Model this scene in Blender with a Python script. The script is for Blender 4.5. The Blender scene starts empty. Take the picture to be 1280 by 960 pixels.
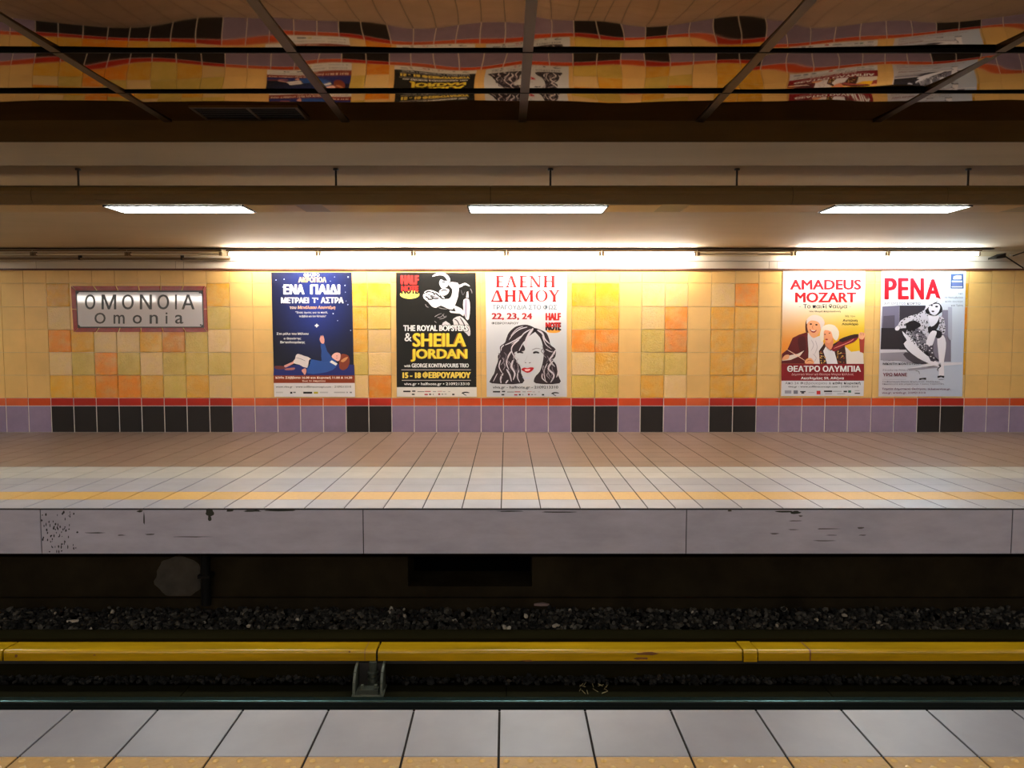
import bpy, math, random
from mathutils import Vector, Matrix
from mathutils.geometry import tessellate_polygon

# ------------------------------------------------------------------ camera / world / exposure
S = bpy.context.scene
COL = S.collection
FPX = 960.0; VPX = 633.0; HZ = 416.5
CAMZ = 1.467
TH = math.atan((480.0 - HZ) / FPX)
cam_d = bpy.data.cameras.new('camera'); cam = bpy.data.objects.new('camera', cam_d); COL.objects.link(cam)
cam_d.sensor_fit = 'HORIZONTAL'; cam_d.sensor_width = 36.0; cam_d.lens = FPX / 1280 * 36.0
cam_d.shift_x = (640 - VPX) / 1280.0; cam_d.clip_start = 0.05; cam_d.clip_end = 200
cam.location = (0, 0, CAMZ); cam.rotation_euler = (math.pi / 2 - TH, 0, 0)
S.camera = cam
S.view_settings.view_transform = 'Standard'; S.view_settings.look = 'None'
S.view_settings.gamma = 1.0; S.view_settings.use_curve_mapping = False
S.view_settings.exposure = 2.0
W = bpy.data.worlds.new('world'); S.world = W; W.use_nodes = True
W.node_tree.nodes['Background'].inputs[0].default_value = (0.02, 0.018, 0.015, 1)
W.node_tree.nodes['Background'].inputs[1].default_value = 0.3
try:
    S.cycles.use_denoising = True; S.cycles.denoiser = 'OPENIMAGEDENOISE'
    S.cycles.max_bounces = 8; S.cycles.diffuse_bounces = 5; S.cycles.glossy_bounces = 5
    S.cycles.caustics_reflective = False; S.cycles.sample_clamp_indirect = 6.0
except Exception: pass

TUBE = (1.0, 0.95, 0.88); TUBE_COOL = (0.74, 0.90, 1.0); DUCT = (0.97, 1.0, 0.93)
E_TUBE = 46.0; E_DUCT = 8.5; E_REAR = 9.0; E_NEAR = 4.0

# ------------------------------------------------------------------ geometry constants (metres)
T = 1 / 3.0
YN = 2.916          # near platform edge
YF = 6.37           # far platform edge
YW = 11.33          # poster wall
YR = -2.0           # wall behind the viewer
ZM = CAMZ + 1.43    # mirrored ceiling
ZC = 2.664          # plaster soffit
ZN = 2.664           # soffit over the near platform
XL, XR = -15.0, 15.0
ct, st = math.cos(TH), math.sin(TH)
def ray(px, py):
    u = (px - VPX) / FPX; v = (py - 480.0) / FPX
    return Vector((u, ct - v * st, -st - v * ct))
def at(px, py, Y):
    d = ray(px, py); k = Y / d.y
    return Vector((d.x * k, Y, CAMZ + d.z * k))
def atz(px, py, z):
    d = ray(px, py); k = (z - CAMZ) / d.z
    return Vector((d.x * k, d.y * k, z))
def zat(py, Y): return at(640, py, Y).z
def xat(px, py, Y): return at(px, py, Y).x

# ------------------------------------------------------------------ colour + materials
def lin(c):
    return tuple(((x / 255.0) / 12.92 if x / 255.0 <= 0.04045 else ((x / 255.0 + 0.055) / 1.055) ** 2.4) for x in c)
def rgba(c): return lin(c) + (1.0,)
MATS = {}
def mat(name, c=(128, 128, 128), rough=0.5, metal=0.0, noise=0.0, nscale=6.0, bump=0.0, bscale=60.0,
        emit=None, estr=0.0, attr=None, spec=0.5, stretch=None, mottle=None):
    if name in MATS: return MATS[name]
    m = bpy.data.materials.new(name); m.use_nodes = True
    nt = m.node_tree; b = nt.nodes['Principled BSDF']
    b.inputs['Base Color'].default_value = rgba(c); b.inputs['Roughness'].default_value = rough
    b.inputs['Metallic'].default_value = metal
    if 'Specular IOR Level' in b.inputs: b.inputs['Specular IOR Level'].default_value = spec
    src = None
    tc = nt.nodes.new('ShaderNodeTexCoord')
    if attr:
        a = nt.nodes.new('ShaderNodeAttribute'); a.attribute_name = attr; src = a.outputs['Color']
    if noise > 0 or mottle:
        n = nt.nodes.new('ShaderNodeTexNoise'); n.inputs['Scale'].default_value = nscale
        n.inputs['Detail'].default_value = 5; n.inputs['Roughness'].default_value = 0.62
        if stretch:
            mp = nt.nodes.new('ShaderNodeMapping'); mp.inputs['Scale'].default_value = stretch
            nt.links.new(tc.outputs['Object'], mp.inputs['Vector']); nt.links.new(mp.outputs[0], n.inputs['Vector'])
        else: nt.links.new(tc.outputs['Object'], n.inputs['Vector'])
        if mottle:
            r = nt.nodes.new('ShaderNodeValToRGB')
            r.color_ramp.elements[0].position = 0.42; r.color_ramp.elements[1].position = 0.66
            r.color_ramp.elements[0].color = (0, 0, 0, 1); r.color_ramp.elements[1].color = (1, 1, 1, 1)
            nt.links.new(n.outputs['Fac'], r.inputs[0])
            mx = nt.nodes.new('ShaderNodeMix'); mx.data_type = 'RGBA'
            nt.links.new(r.outputs[0], mx.inputs[0])
            if src: nt.links.new(src, mx.inputs[6])
            else: mx.inputs[6].default_value = rgba(c)
            mx.inputs[7].default_value = rgba(mottle); src = mx.outputs[2]
            if noise > 0:
                mm = nt.nodes.new('ShaderNodeMath'); mm.operation = 'MULTIPLY'; mm.inputs[1].default_value = noise
                nt.links.new(r.outputs[0], mm.inputs[0]); nt.links.new(mm.outputs[0], mx.inputs[0])
        else:
            mr = nt.nodes.new('ShaderNodeMapRange')
            mr.inputs[1].default_value = 0.3; mr.inputs[2].default_value = 0.7
            mr.inputs[3].default_value = 1 - noise; mr.inputs[4].default_value = 1 + noise * 0.5
            nt.links.new(n.outputs['Fac'], mr.inputs[0])
            mx = nt.nodes.new('ShaderNodeMix'); mx.data_type = 'RGBA'; mx.blend_type = 'MULTIPLY'
            mx.inputs[0].default_value = 1.0
            if src: nt.links.new(src, mx.inputs[6])
            else: mx.inputs[6].default_value = rgba(c)
            nt.links.new(mr.outputs[0], mx.inputs[7]); src = mx.outputs[2]
    if src: nt.links.new(src, b.inputs['Base Color'])
    if bump > 0:
        n2 = nt.nodes.new('ShaderNodeTexNoise'); n2.inputs['Scale'].default_value = bscale
        n2.inputs['Detail'].default_value = 2
        nt.links.new(tc.outputs['Object'], n2.inputs['Vector'])
        bp = nt.nodes.new('ShaderNodeBump'); bp.inputs['Strength'].default_value = bump
        bp.inputs['Distance'].default_value = 0.01
        nt.links.new(n2.outputs['Fac'], bp.inputs['Height']); nt.links.new(bp.outputs[0], b.inputs['Normal'])
    if emit:
        b.inputs['Emission Color'].default_value = (emit[0], emit[1], emit[2], 1)
        b.inputs['Emission Strength'].default_value = estr
    MATS[name] = m
    return m

M_grout = mat('pale_grout', (196, 176, 140), 0.8)
M_wtile = mat('wall_tile', attr='tint', rough=0.32, noise=0.10, nscale=2.5, bump=0.04, bscale=9)
M_gtile = mat('glazed_tile', attr='tint', rough=0.11, mottle=(224, 188, 96), noise=0.45, nscale=7, bump=0.5, bscale=50, spec=0.75)
M_btile = mat('base_tile', attr='tint', spec=0.3, rough=0.45, noise=0.12, nscale=5)
M_fgrout = mat('floor_grout', (30, 21, 18), 0.9)
M_ftile = mat('floor_tile', attr='tint', rough=0.38, noise=0.12, nscale=3.0, spec=0.3)
M_tact = mat('tactile_tile', attr='tint', rough=0.5, noise=0.12, nscale=30, bump=0.25, bscale=70)
M_dome = mat('tactile_stud', attr='tint', rough=0.25, spec=0.7)
M_pipeb = mat('black_pipe', (9, 8, 7), 0.7, spec=0.1)
M_castd = mat('dark_casting', (50, 54, 44), 0.6, noise=0.3, nscale=20)
M_cope = mat('coping_concrete', (166, 164, 180), 0.6, noise=0.16, nscale=2.2, stretch=(1, 1, 3))
M_joint = mat('dark_joint', (40, 36, 36), 0.9)
M_stain = mat('dark_grime', (42, 44, 34), 0.8)
M_scuff = mat('scuff', (88, 84, 84), 0.8)
M_plast = mat('soffit_plaster', (182, 162, 130), 0.8, noise=0.10, nscale=1.2, stretch=(0.35, 1.4, 1))
M_beam = mat('beam_brown', (96, 76, 38), 0.7, noise=0.22, nscale=3, stretch=(0.6, 1, 3))  # beam front face, darker olive-brown than the soffit plaster
M_mirror = mat('polished_panel', (148, 118, 68), 0.03, metal=1.0)
M_tbar = mat('ceiling_bar', (84, 68, 44), 0.35, metal=0.9)
M_black = mat('black_rubber', (6, 5, 5), 0.6, spec=0.15)
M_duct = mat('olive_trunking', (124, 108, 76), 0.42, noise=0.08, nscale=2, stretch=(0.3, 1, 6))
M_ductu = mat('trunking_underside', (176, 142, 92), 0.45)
M_iron = mat('dark_iron', (34, 30, 27), 0.6)
M_white = mat('white_enamel', (222, 214, 200), 0.45, noise=0.05, nscale=2)
M_panelw = mat('cornice_panel', (205, 192, 172), 0.5, noise=0.06, nscale=2)
M_trim = mat('brown_trim', (88, 44, 24), 0.5)
M_pipe = mat('conduit', (120, 100, 74), 0.5)
M_tube = mat('lit_tube', (255, 250, 240), 0.4, emit=TUBE, estr=E_TUBE)
M_tubec = mat('lit_cool_tube', (240, 250, 255), 0.4, emit=TUBE_COOL, estr=E_TUBE * 0.9)
M_tuber = mat('lit_rear_tube', (255, 250, 240), 0.4, emit=TUBE, estr=E_REAR)
M_tubeoff = mat('unlit_tube', (214, 204, 186), 0.3)
M_diff = mat('lit_diffuser', (255, 255, 250), 0.4, emit=DUCT, estr=E_DUCT)
M_diffn = mat('lit_near_diffuser', (255, 255, 250), 0.4, emit=(0.96, 0.98, 1.0), estr=E_NEAR)
M_yel = mat('yellow_cover', (178, 138, 14), 0.27, noise=0.28, nscale=3.2, stretch=(0.35, 2, 5))
M_rust = mat('rusty_yellow', (120, 72, 18), 0.6, noise=0.3, nscale=12)
M_rail = mat('rail_steel', (34, 40, 38), 0.45, metal=0.6)
M_railtop = mat('polished_rail_head', (120, 168, 170), 0.22, metal=1.0)
M_bed = mat('track_bed', (12, 10, 8), 0.9, spec=0.0, noise=0.4, nscale=5)
M_board = mat('dark_board', (27, 26, 15), 0.85, spec=0.02, noise=0.25, nscale=3, stretch=(0.3, 2, 2))  # very dark olive boarding, tone varied by stretched noise
M_kerb = mat('dark_kerb', (27, 24, 12), 0.9, spec=0.0, noise=0.3, nscale=3, stretch=(0.3, 2, 2))  # very dark kerb colour, tone varied by stretched noise
M_under = mat('dark_wall', (34, 29, 20), 0.9, spec=0.0, noise=0.45, nscale=2.2)  # very dark brown base with broad noise, walls below both platforms
M_patch = mat('pale_patch', (48, 42, 34), 0.9, noise=0.5, nscale=7)
M_rock = mat('ballast_rock', attr='tint', rough=0.8, spec=0.2)
M_cast = mat('cast_bracket', (84, 88, 76), 0.5, noise=0.3, nscale=20)
M_print = mat('printed_paper', attr='tint', rough=0.42, spec=0.3)
M_sign = mat('sign_enamel', (206, 202, 206), 0.05)
M_signb = mat('sign_black', (20, 17, 18), 0.3)
M_redt = mat('red_surround', (150, 52, 44), 0.22, noise=0.2, nscale=14, bump=0.3, bscale=40)

# ------------------------------------------------------------------ mesh builder
class MB:
    def __init__(s): s.v = []; s.f = []; s.m = []; s.c = []; s.mats = []; s.sm = []; s.hascol = False
    def mi(s, m):
        if m not in s.mats: s.mats.append(m)
        return s.mats.index(m)
    def face(s, pts, m, c=None, smooth=False):
        b = len(s.v); s.v += [tuple(p) for p in pts]; s.f.append(tuple(range(b, b + len(pts))))
        s.m.append(s.mi(m)); s.c.append(c); s.sm.append(smooth)
        if c is not None: s.hascol = True
    def idx(s, verts, faces, m, c=None, smooth=False):
        b = len(s.v); s.v += [tuple(p) for p in verts]; k = s.mi(m)
        for f in faces:
            s.f.append(tuple(b + i for i in f)); s.m.append(k); s.c.append(c); s.sm.append(smooth)
        if c is not None: s.hascol = True
    def box(s, x0, x1, y0, y1, z0, z1, m, c=None):
        v = [(x0,y0,z0),(x1,y0,z0),(x1,y1,z0),(x0,y1,z0),(x0,y0,z1),(x1,y0,z1),(x1,y1,z1),(x0,y1,z1)]
        s.idx(v, [(3,2,1,0),(4,5,6,7),(0,1,5,4),(1,2,6,5),(2,3,7,6),(3,0,4,7)], m, c)
    def bevbox(s, x0, x1, y0, y1, z0, z1, b, m, c=None, tz=0, tx=0):
        # box whose -Y face is chamfered all round
        v = [(x0,y1,z0),(x1,y1,z0),(x1,y1,z1),(x0,y1,z1),(x0,y0+b,z0),(x1,y0+b,z0),(x1,y0+b,z1),(x0,y0+b,z1),
             (x0+b,y0-tz-tx,z0+b),(x1-b,y0-tz+tx,z0+b),(x1-b,y0+tz+tx,z1-b),(x0+b,y0+tz-tx,z1-b)]
        s.idx(v, [(0,1,5,4),(1,2,6,5),(2,3,7,6),(3,0,4,7),(4,5,9,8),(5,6,10,9),(6,7,11,10),(7,4,8,11),(8,9,10,11)], m, c)
    def prism(s, prof, x0, x1, m, c=None, smooth=False, caps=True):
        # prof: (y,z) loop, extruded along X
        n = len(prof); v = [(x0, p[0], p[1]) for p in prof] + [(x1, p[0], p[1]) for p in prof]
        f = [(i, (i + 1) % n, n + (i + 1) % n, n + i) for i in range(n)]
        s.idx(v, f, m, c, smooth)
        if caps:
            for x in (x0, x1):
                tri = tessellate_polygon([[Vector((p[0], p[1], 0)) for p in prof]])
                s.idx([(x, p[0], p[1]) for p in prof], [tuple(t) for t in tri], m, c)
    def cyl(s, a, b, r, m, n=10, c=None, r2=None, caps=True):
        a = Vector(a); b = Vector(b); d = (b - a).normalized()
        u = d.orthogonal().normalized(); w = d.cross(u); r2 = r if r2 is None else r2
        v = []
        for i in range(n):
            t = 2 * math.pi * i / n; o = u * math.cos(t) + w * math.sin(t)
            v.append(a + o * r)
        for i in range(n):
            t = 2 * math.pi * i / n; o = u * math.cos(t) + w * math.sin(t)
            v.append(b + o * r2)
        s.idx(v, [(i, (i + 1) % n, n + (i + 1) % n, n + i) for i in range(n)], m, c, True)
        if caps: s.idx(v, [tuple(range(n - 1, -1, -1)), tuple(range(n, 2 * n))], m, c)
    def build(s, name, parent=None, loc=None, **props):
        me = bpy.data.meshes.new(name)
        off = Vector(loc) if loc is not None else Vector((0, 0, 0))
        me.from_pydata([tuple(Vector(p) - off) for p in s.v], [], s.f)
        for m in s.mats: me.materials.append(m)
        me.polygons.foreach_set('material_index', s.m)
        me.polygons.foreach_set('use_smooth', s.sm)
        if s.hascol:
            at_ = me.color_attributes.new('tint', 'FLOAT_COLOR', 'CORNER')
            buf = []
            for f, c in zip(s.f, s.c):
                if c is None: c = (0.5, 0.5, 0.5)
                if isinstance(c, list):
                    for q in c: buf += [q[0], q[1], q[2], 1.0]
                else: buf += [c[0], c[1], c[2], 1.0] * len(f)
            at_.data.foreach_set('color', buf)
        me.update()
        o = bpy.data.objects.new(name, me); COL.objects.link(o)
        if parent is not None: o.parent = parent; 
        o.location = off if parent is None else (off - parent.location if loc is not None else -parent.location)
        for k, v in props.items(): o[k] = v
        return o
def thing(name, label, cat, loc=(0, 0, 0), group=None):
    o = bpy.data.objects.new(name, None); COL.objects.link(o); o.location = loc; o.empty_display_size = 0.1
    o['label'] = label; o['category'] = cat
    if group: o['group'] = group
    return o
def struct(mb, name): return mb.build(name, kind='structure')
R = random.Random(7)
def jit(c, a=8):
    k = 1 + R.uniform(-a, a) / 100.0
    return tuple(min(1, x * k) for x in lin(c))

# ------------------------------------------------------------------ FAR WALL
cols_px = [8.75, 36.75, 65, 93.25, 121.5, 149.75, 178, 206.25, 234.5, 262.75, 291, 319.4, 347.7, 376, 404.5, 433, 461.3, 490,
           518, 545.8, 573.6, 601.5, 629.3, 657.3, 685.3, 713.7, 743, 772.3, 800, 829, 857.3, 886, 915.3, 944.5, 973, 1001.5,
           1030.3, 1059, 1088, 1116.6, 1145.5, 1174.5, 1203.6, 1232, 1260.5]
colX = [xat(p, 540, YW) for p in cols_px]
nL = 0
while colX[0] > XL: colX.insert(0, colX[0] - 0.3345); nL += 1
while colX[-1] < XR: colX.append(colX[-1] + 0.338)
rows_px = [337.5, 354, 383.5, 412, 440.5, 469, 497.5, 507.5, 540.6]
rowZ = [zat(p, YW) for p in rows_px]; rowZ[-1] = 0.0
O_ = (224, 132, 6); A_ = (218, 158, 34); Y_ = (200, 170, 72); P_ = (222, 184, 122); D_ = (206, 128, 14); G_ = (208, 150, 22)
PL = (228, 183, 108)
cell = {}
def block(c0, rowsdef):
    for r, line in enumerate(rowsdef):
        for k, ch in enumerate(line):
            if ch != '.': cell[(c0 + k, 1 + r)] = ch
block(2, ['G......A', 'P......Y', 'OAPPADYP', 'PYOYPYYY', 'AAOOAYAP'])
block(15, ['AA', 'AY', 'AP', 'YP', 'PO'])
block(25, ['GA', 'YA', 'OO', 'PA', 'YY'])
block(28, ['PP', 'PO', 'YO', 'YY', 'AP'])
block(31, ['PO', 'AA', 'AA', 'GG', 'GG'])
block(40, ['GA', 'AO', 'YA', 'GA', 'OP'])
pal = {'O': O_, 'A': A_, 'Y': Y_, 'P': P_, 'D': D_, 'G': G_}
darkcols = set(list(range(2, 10)) + [15, 16, 25, 26, 28, 31, 32, 40, 41])
deccols = {c for (c, r) in cell}
for base in range(-60, -2, 13):          # the same pattern goes on past the frame
    for k in (0, 1): deccols.add(base + k); darkcols.add(base + k)
for base in range(50, 100, 13):
    for k in (0, 1): deccols.add(base + k); darkcols.add(base + k)
w = MB(); M_bgrout = mat('white_grout', (232, 222, 216), 0.8)
w.box(XL, XR, YW + 0.008, YW + 0.3, rowZ[6], ZC + 0.3, M_grout); w.box(XL, XR, YW + 0.006, YW + 0.3, -0.4, rowZ[6], M_bgrout)
GP = 0.0032
for i in range(len(colX) - 1):
    c = i - nL
    for r in range(len(rowZ) - 1):
        x0, x1 = colX[i] + GP, colX[i + 1] - GP; z1, z0 = rowZ[r] - GP, rowZ[r + 1] + GP
        if r == 7:
            col = (28, 21, 20) if c in darkcols else (138, 120, 146)
            w.bevbox(x0 + 0.004, x1 - 0.004, YW - 0.004, YW + 0.01, z0, z1, 0.003, M_btile, jit(col, 6))
        elif r == 6:
            col = (176, 36, 16) if c in darkcols else ((204, 74, 24) if c in deccols or R.random() < .6 else (206, 92, 48))
            w.bevbox(x0 + .003, x1 - .003, YW - 0.004, YW + 0.01, z0 + .003, z1, 0.003, M_btile, jit(col, 8))
        else:
            ch = cell.get((c, r))
            if ch is None and c in deccols and (c < 0 or c > 44) and r > 0: ch = R.choice('OAYPGA')
            if ch: w.bevbox(x0, x1, YW - 0.004, YW + 0.01, z0, z1, 0.004, M_gtile, jit(pal[ch], 7), R.uniform(-.0028, .0028), R.uniform(-.002, .002))
            else: w.bevbox(x0 - .001, x1 + .001, YW - 0.003, YW + 0.01, z0 - .001, z1 + .001, 0.002, M_wtile, jit(PL, 3))
struct(w, 'wall_far')

# wall head: trim line, white cornice panel, cable ledge
zt0, zt1 = zat(338, YW), zat(335.8, YW)
t = MB(); t.box(XL, xat(1262, 336, YW), YW - 0.03, YW, zt0, zt1, M_trim)
t.box(xat(1262, 336, YW), XR, YW - 0.03, YW, zt0, zt1, M_trim); struct(t, 'trim_1')
t = MB()
zc1 = zat(326.8, YW - .02)
jx = [xat(p, 330, YW) for p in (46, 220, 230, 480, 720, 961, 971, 1180)]
e = [XL] + jx + [xat(1262, 330, YW)]
for a, b in zip(e[:-1], e[1:]): t.box(a + .003, b - .003, YW - 0.02, YW, zt1, zc1, M_panelw)
t.box(XL, e[-1], YW - 0.012, YW + .01, zt1, zc1, M_joint)
t.box(e[-1], XR, YW - 0.012, YW + .01, zt1, zat(318, YW), M_panelw)
struct(t, 'trim_2')
t = MB()
t.box(XL, e[-1], YW - 0.045, YW, zc1 + 0.004, zat(320.5, YW - .045), M_panelw)
t.box(XL, e[-1] + .02, YW - 0.018, YW, zc1 - 0.001, zc1 + 0.004, M_pipe)
struct(t, 'trim_3')

# ------------------------------------------------------------------ FAR PLATFORM
f = MB()
f.box(XL, XR, YF + 0.012, YW + .02, -0.25, -0.004, M_fgrout)
fx = [x for i, x in enumerate(colX)]
k0 = nL + 25
a3, b3 = fx[k0], fx[k0 + 2]
fx = fx[:k0 + 1] + [a3 + (b3 - a3) / 3, a3 + 2 * (b3 - a3) / 3] + fx[k0 + 2:]
fy = [YF + 0.004 + i * T for i in range(15)] + [YW]
CG = (143, 143, 152); CY = (186, 144, 74); CW = (168, 167, 162); CB = (124, 104, 92)
for r in range(len(fy) - 1):
    for i in range(len(fx) - 1):
        base = CG if r in (0, 2, 3) else CY if r == 1 else CW if r in (4, 5) else CB
        g = 0.004
        f.box(fx[i] + g * 1.35, fx[i + 1] - g * 1.35, fy[r] + g * .5, fy[r + 1] - g * .5, -0.02, 0.0, M_tact if r == 1 else M_ftile, jit(base, 5))
struct(f, 'floor_far')
# coping slab with joints, chips and scuffs
c = MB()
ZB = zat(692, YF)
jp = [-760, -350, 51, 454, 858, 1265, 1670, 2070]
ex = [XL] + [xat(p, 660, YF) for p in jp] + [XR]
for a, b in zip(ex[:-1], ex[1:]): c.box(a + .004, b - .004, YF, YF + .30, ZB, -0.006, M_cope)
c.box(XL, XR, YF + .006, YF + .29, ZB + .004, -0.012, M_joint)
c.box(XL, XR, YF - .004, YF + .012, -0.014, -0.004, M_joint)
def blot(mb, cx, cy, rx, ry, m, n=9, Y=YF - .0012, seed=0):
    q = random.Random(seed); pts = []
    for i in range(n):
        a = 2 * math.pi * i / n; k = q.uniform(.65, 1.15)
        pts.append(at(cx + rx * k * math.cos(a), cy + ry * k * math.sin(a), Y))
    mb.idx(pts, [tuple(range(n - 1, -1, -1))], m)
q = random.Random(3)
for i in range(70):
    x = q.gauss(74, 11); y = q.uniform(640, 690)
    if 52 < x < 100: blot(c, x, y, q.uniform(.5, 1.3), q.uniform(.8, 2.6), M_joint, 6, seed=i)
for (x, y, rx, ry) in [(262, 641, 7, 5), (262, 648, 3, 4), (287, 638.5, 5, 1.6), (316, 638.6, 12, 1.5), (350, 638, 18, 1.3), (980, 639.5, 12, 1.6),
                       (994, 640.5, 7, 2), (180, 648, 1.2, 9), (175, 639, 4, 1.5), (700, 640, 30, .8), (640, 639, 20, .8), (912, 638.5, 3, 1)]:
    blot(c, x, y, rx, ry, M_stain, 11, seed=int(x))
for (x, y, rx, ry) in [(120, 666, 14, .9), (152, 669, 5, .8), (187, 668, 7, 1), (240, 671, 26, .7), (968, 667, 6, 1), (1033, 661, 17, .8), (1001, 645, 3, 1),
                       (994, 651, 8, .7), (992, 662, 7, .6), (1076, 660, 5, 1.2), (1078, 669, 6, .7), (1040, 669, 8, .6), (1030, 676, 14, .7)]:
    blot(c, x, y, rx, ry, M_scuff, 9, seed=int(x))
struct(c, 'trim_4')

# platform substructure wall with niche
YU = 6.84
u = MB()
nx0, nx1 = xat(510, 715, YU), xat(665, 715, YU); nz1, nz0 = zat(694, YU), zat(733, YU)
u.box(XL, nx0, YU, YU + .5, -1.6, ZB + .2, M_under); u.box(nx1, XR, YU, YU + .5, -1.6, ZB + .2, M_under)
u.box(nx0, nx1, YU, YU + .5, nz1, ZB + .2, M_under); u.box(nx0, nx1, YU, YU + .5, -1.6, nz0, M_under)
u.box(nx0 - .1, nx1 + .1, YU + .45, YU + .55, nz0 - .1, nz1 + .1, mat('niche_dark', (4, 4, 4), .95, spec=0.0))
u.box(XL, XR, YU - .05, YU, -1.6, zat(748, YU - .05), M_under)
for (px, py, rx, ry, sd) in [(224, 722, 30, 27, 5), (312, 718, 38, 30, 11)]:
    if sd == 5: u.idx([at(px + rx * (1 + .06 * math.sin(5 * a_) + .05 * math.sin(11 * a_ + 1)) * math.cos(a_), min(py + 23, py + ry * (1 + .05 * math.sin(7 * a_)) * math.sin(a_)), YU - .004) for a_ in [6.2832 * k / 40 for k in range(40)]], [tuple(range(39, -1, -1))], M_patch)
struct(u, 'wall_under_platform')
u = MB(); u.box(XL, XR, YF + .3, YU + .1, ZB, -0.02, M_under); struct(u, 'trim_5')
pp = thing('drain_pipe', 'dark vertical pipe on the dark wall beneath the far platform edge', 'pipe', at(258, 752, YU - .07))
m_ = MB(); a = at(258, 756, YU - .07); m_.cyl(a, (a.x, a.y, ZB + .02), .042, M_pipeb, 14); m_.build('pipe_body', pp)
m_ = MB(); m_.box(a.x - .055, a.x + .055, YU - .12, YU, -.72, -.69, M_pipeb); m_.build('pipe_clamp', pp)

# ------------------------------------------------------------------ TRACK BED
ZR = -1.166; ZG = -1.33
b = MB(); b.box(XL, XR, YN + .3, 7.0, -1.7, ZG, M_bed); struct(b, 'floor_track')
b = MB(); b.box(XL, XR, 6.07, 6.26, ZG, -1.0, M_kerb); kb = b.build('trackside_kerb')
kb['label'] = 'long dark concrete kerb between yellow rail cover and gravel'; kb['category'] = 'kerb'
b = MB()
for i in range(12):
    x0 = XL + i * 2.5; b.box(x0 + .004, x0 + 2.496, 5.60, 5.90, ZG, ZG + .02, M_board)
bd = b.build('track_board'); bd['label'] = 'dark dusty boarding between the steel rail and the yellow cover'; bd['category'] = 'boarding'
b = MB(); b.box(XL, XR, 6.25, YU, ZG, -1.05, M_bed); struct(b, 'floor_ballast_shelf')
# ballast
ICO_V = []; ph = (1 + 5 ** .5) / 2
for s1 in (-1, 1):
    for s2 in (-ph, ph): ICO_V += [(0, s1, s2), (s1, s2, 0), (s2, 0, s1)]
def hull_faces(vs):
    import bmesh
    bm = bmesh.new(); [bm.verts.new(v) for v in vs]; bm.verts.ensure_lookup_table()
    bmesh.ops.convex_hull(bm, input=bm.verts); bm.verts.index_update()
    r = [tuple(v.index for v in fc.verts) for fc in bm.faces]; bm.free(); return r
ICO_F = hull_faces(ICO_V)
def rock(mb, p, s, q, tint):
    rot = Matrix.Rotation(q.uniform(0, 6.28), 3, 'Z') @ Matrix.Rotation(q.uniform(0, 6.28), 3, 'X')
    sx, sy, sz = s * q.uniform(.7, 1.4), s * q.uniform(.7, 1.2), s * q.uniform(.5, .9)
    vs = []
    for v in ICO_V:
        k = q.uniform(.72, 1.12) / 1.9
        d = rot @ Vector((v[0] * sx * k, v[1] * sy * k, v[2] * sz * k)); vs.append(Vector(p) + d)
    mb.idx(vs, ICO_F, M_rock, tint)
def gravel(mb, lab):
    gv = mb.build('gravel'); gv['kind'] = 'stuff'; gv['label'] = lab; gv['category'] = 'gravel'
g = MB(); q = random.Random(11)
for i in range(6200):
    x = q.uniform(-6.2, 6.2); y = q.uniform(6.30, 6.75)
    tn = q.choice([12, 16, 22, 30, 40, 52, 70]); br = q.random()
    if br > .985: tn = 140
    z = -1.035 + q.uniform(-.01, .03) + max(0, y - 6.6) * .1
    rock(g, (x, y, z), q.uniform(.014, .032), q, lin((tn, tn * .95, tn * .86)))
gravel(g, 'dark grey track ballast gravel between the kerb and the dark platform wall'); g = MB()
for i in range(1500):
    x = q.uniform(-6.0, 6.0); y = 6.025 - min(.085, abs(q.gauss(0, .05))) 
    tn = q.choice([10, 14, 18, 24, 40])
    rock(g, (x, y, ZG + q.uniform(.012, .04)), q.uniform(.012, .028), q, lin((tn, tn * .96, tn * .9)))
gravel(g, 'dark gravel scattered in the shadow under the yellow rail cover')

# running rail (I section, polished head)
def rail_profile(y, ztop):
    h = [(-.036, 0), (-.036, -.028), (-.009, -.042), (-.009, -.122), (-.07, -.138), (-.07, -.15), (.07, -.15), (.07, -.138), (.009, -.122),
         (.009, -.042), (.036, -.028), (.036, 0), (.026, .006), (-.026, .006)]
    return [(y + a_, ztop - .006 + b_) for a_, b_ in h]
rr = thing('running_rail', 'dark steel running rail with thin shiny teal head nearest the viewer', 'rail', (0, 5.37, ZG))
m_ = MB(); m_.prism(rail_profile(5.37, ZR), XL, XR, M_rail); m_.build('rail_body', rr)
m_ = MB(); arc = [(5.336 + .016 * (1 - math.sin(a_)), ZR + .003 - .016 * (1 - math.cos(a_))) for a_ in [math.pi / 2 * k / 8 for k in range(8, -1, -1)]]
m_.prism(arc + [(5.404, ZR + .003), (5.408, ZR - .004), (5.404, ZR - .013)], XL, XR, M_railtop); m_.build('rail_head', rr)

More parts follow.
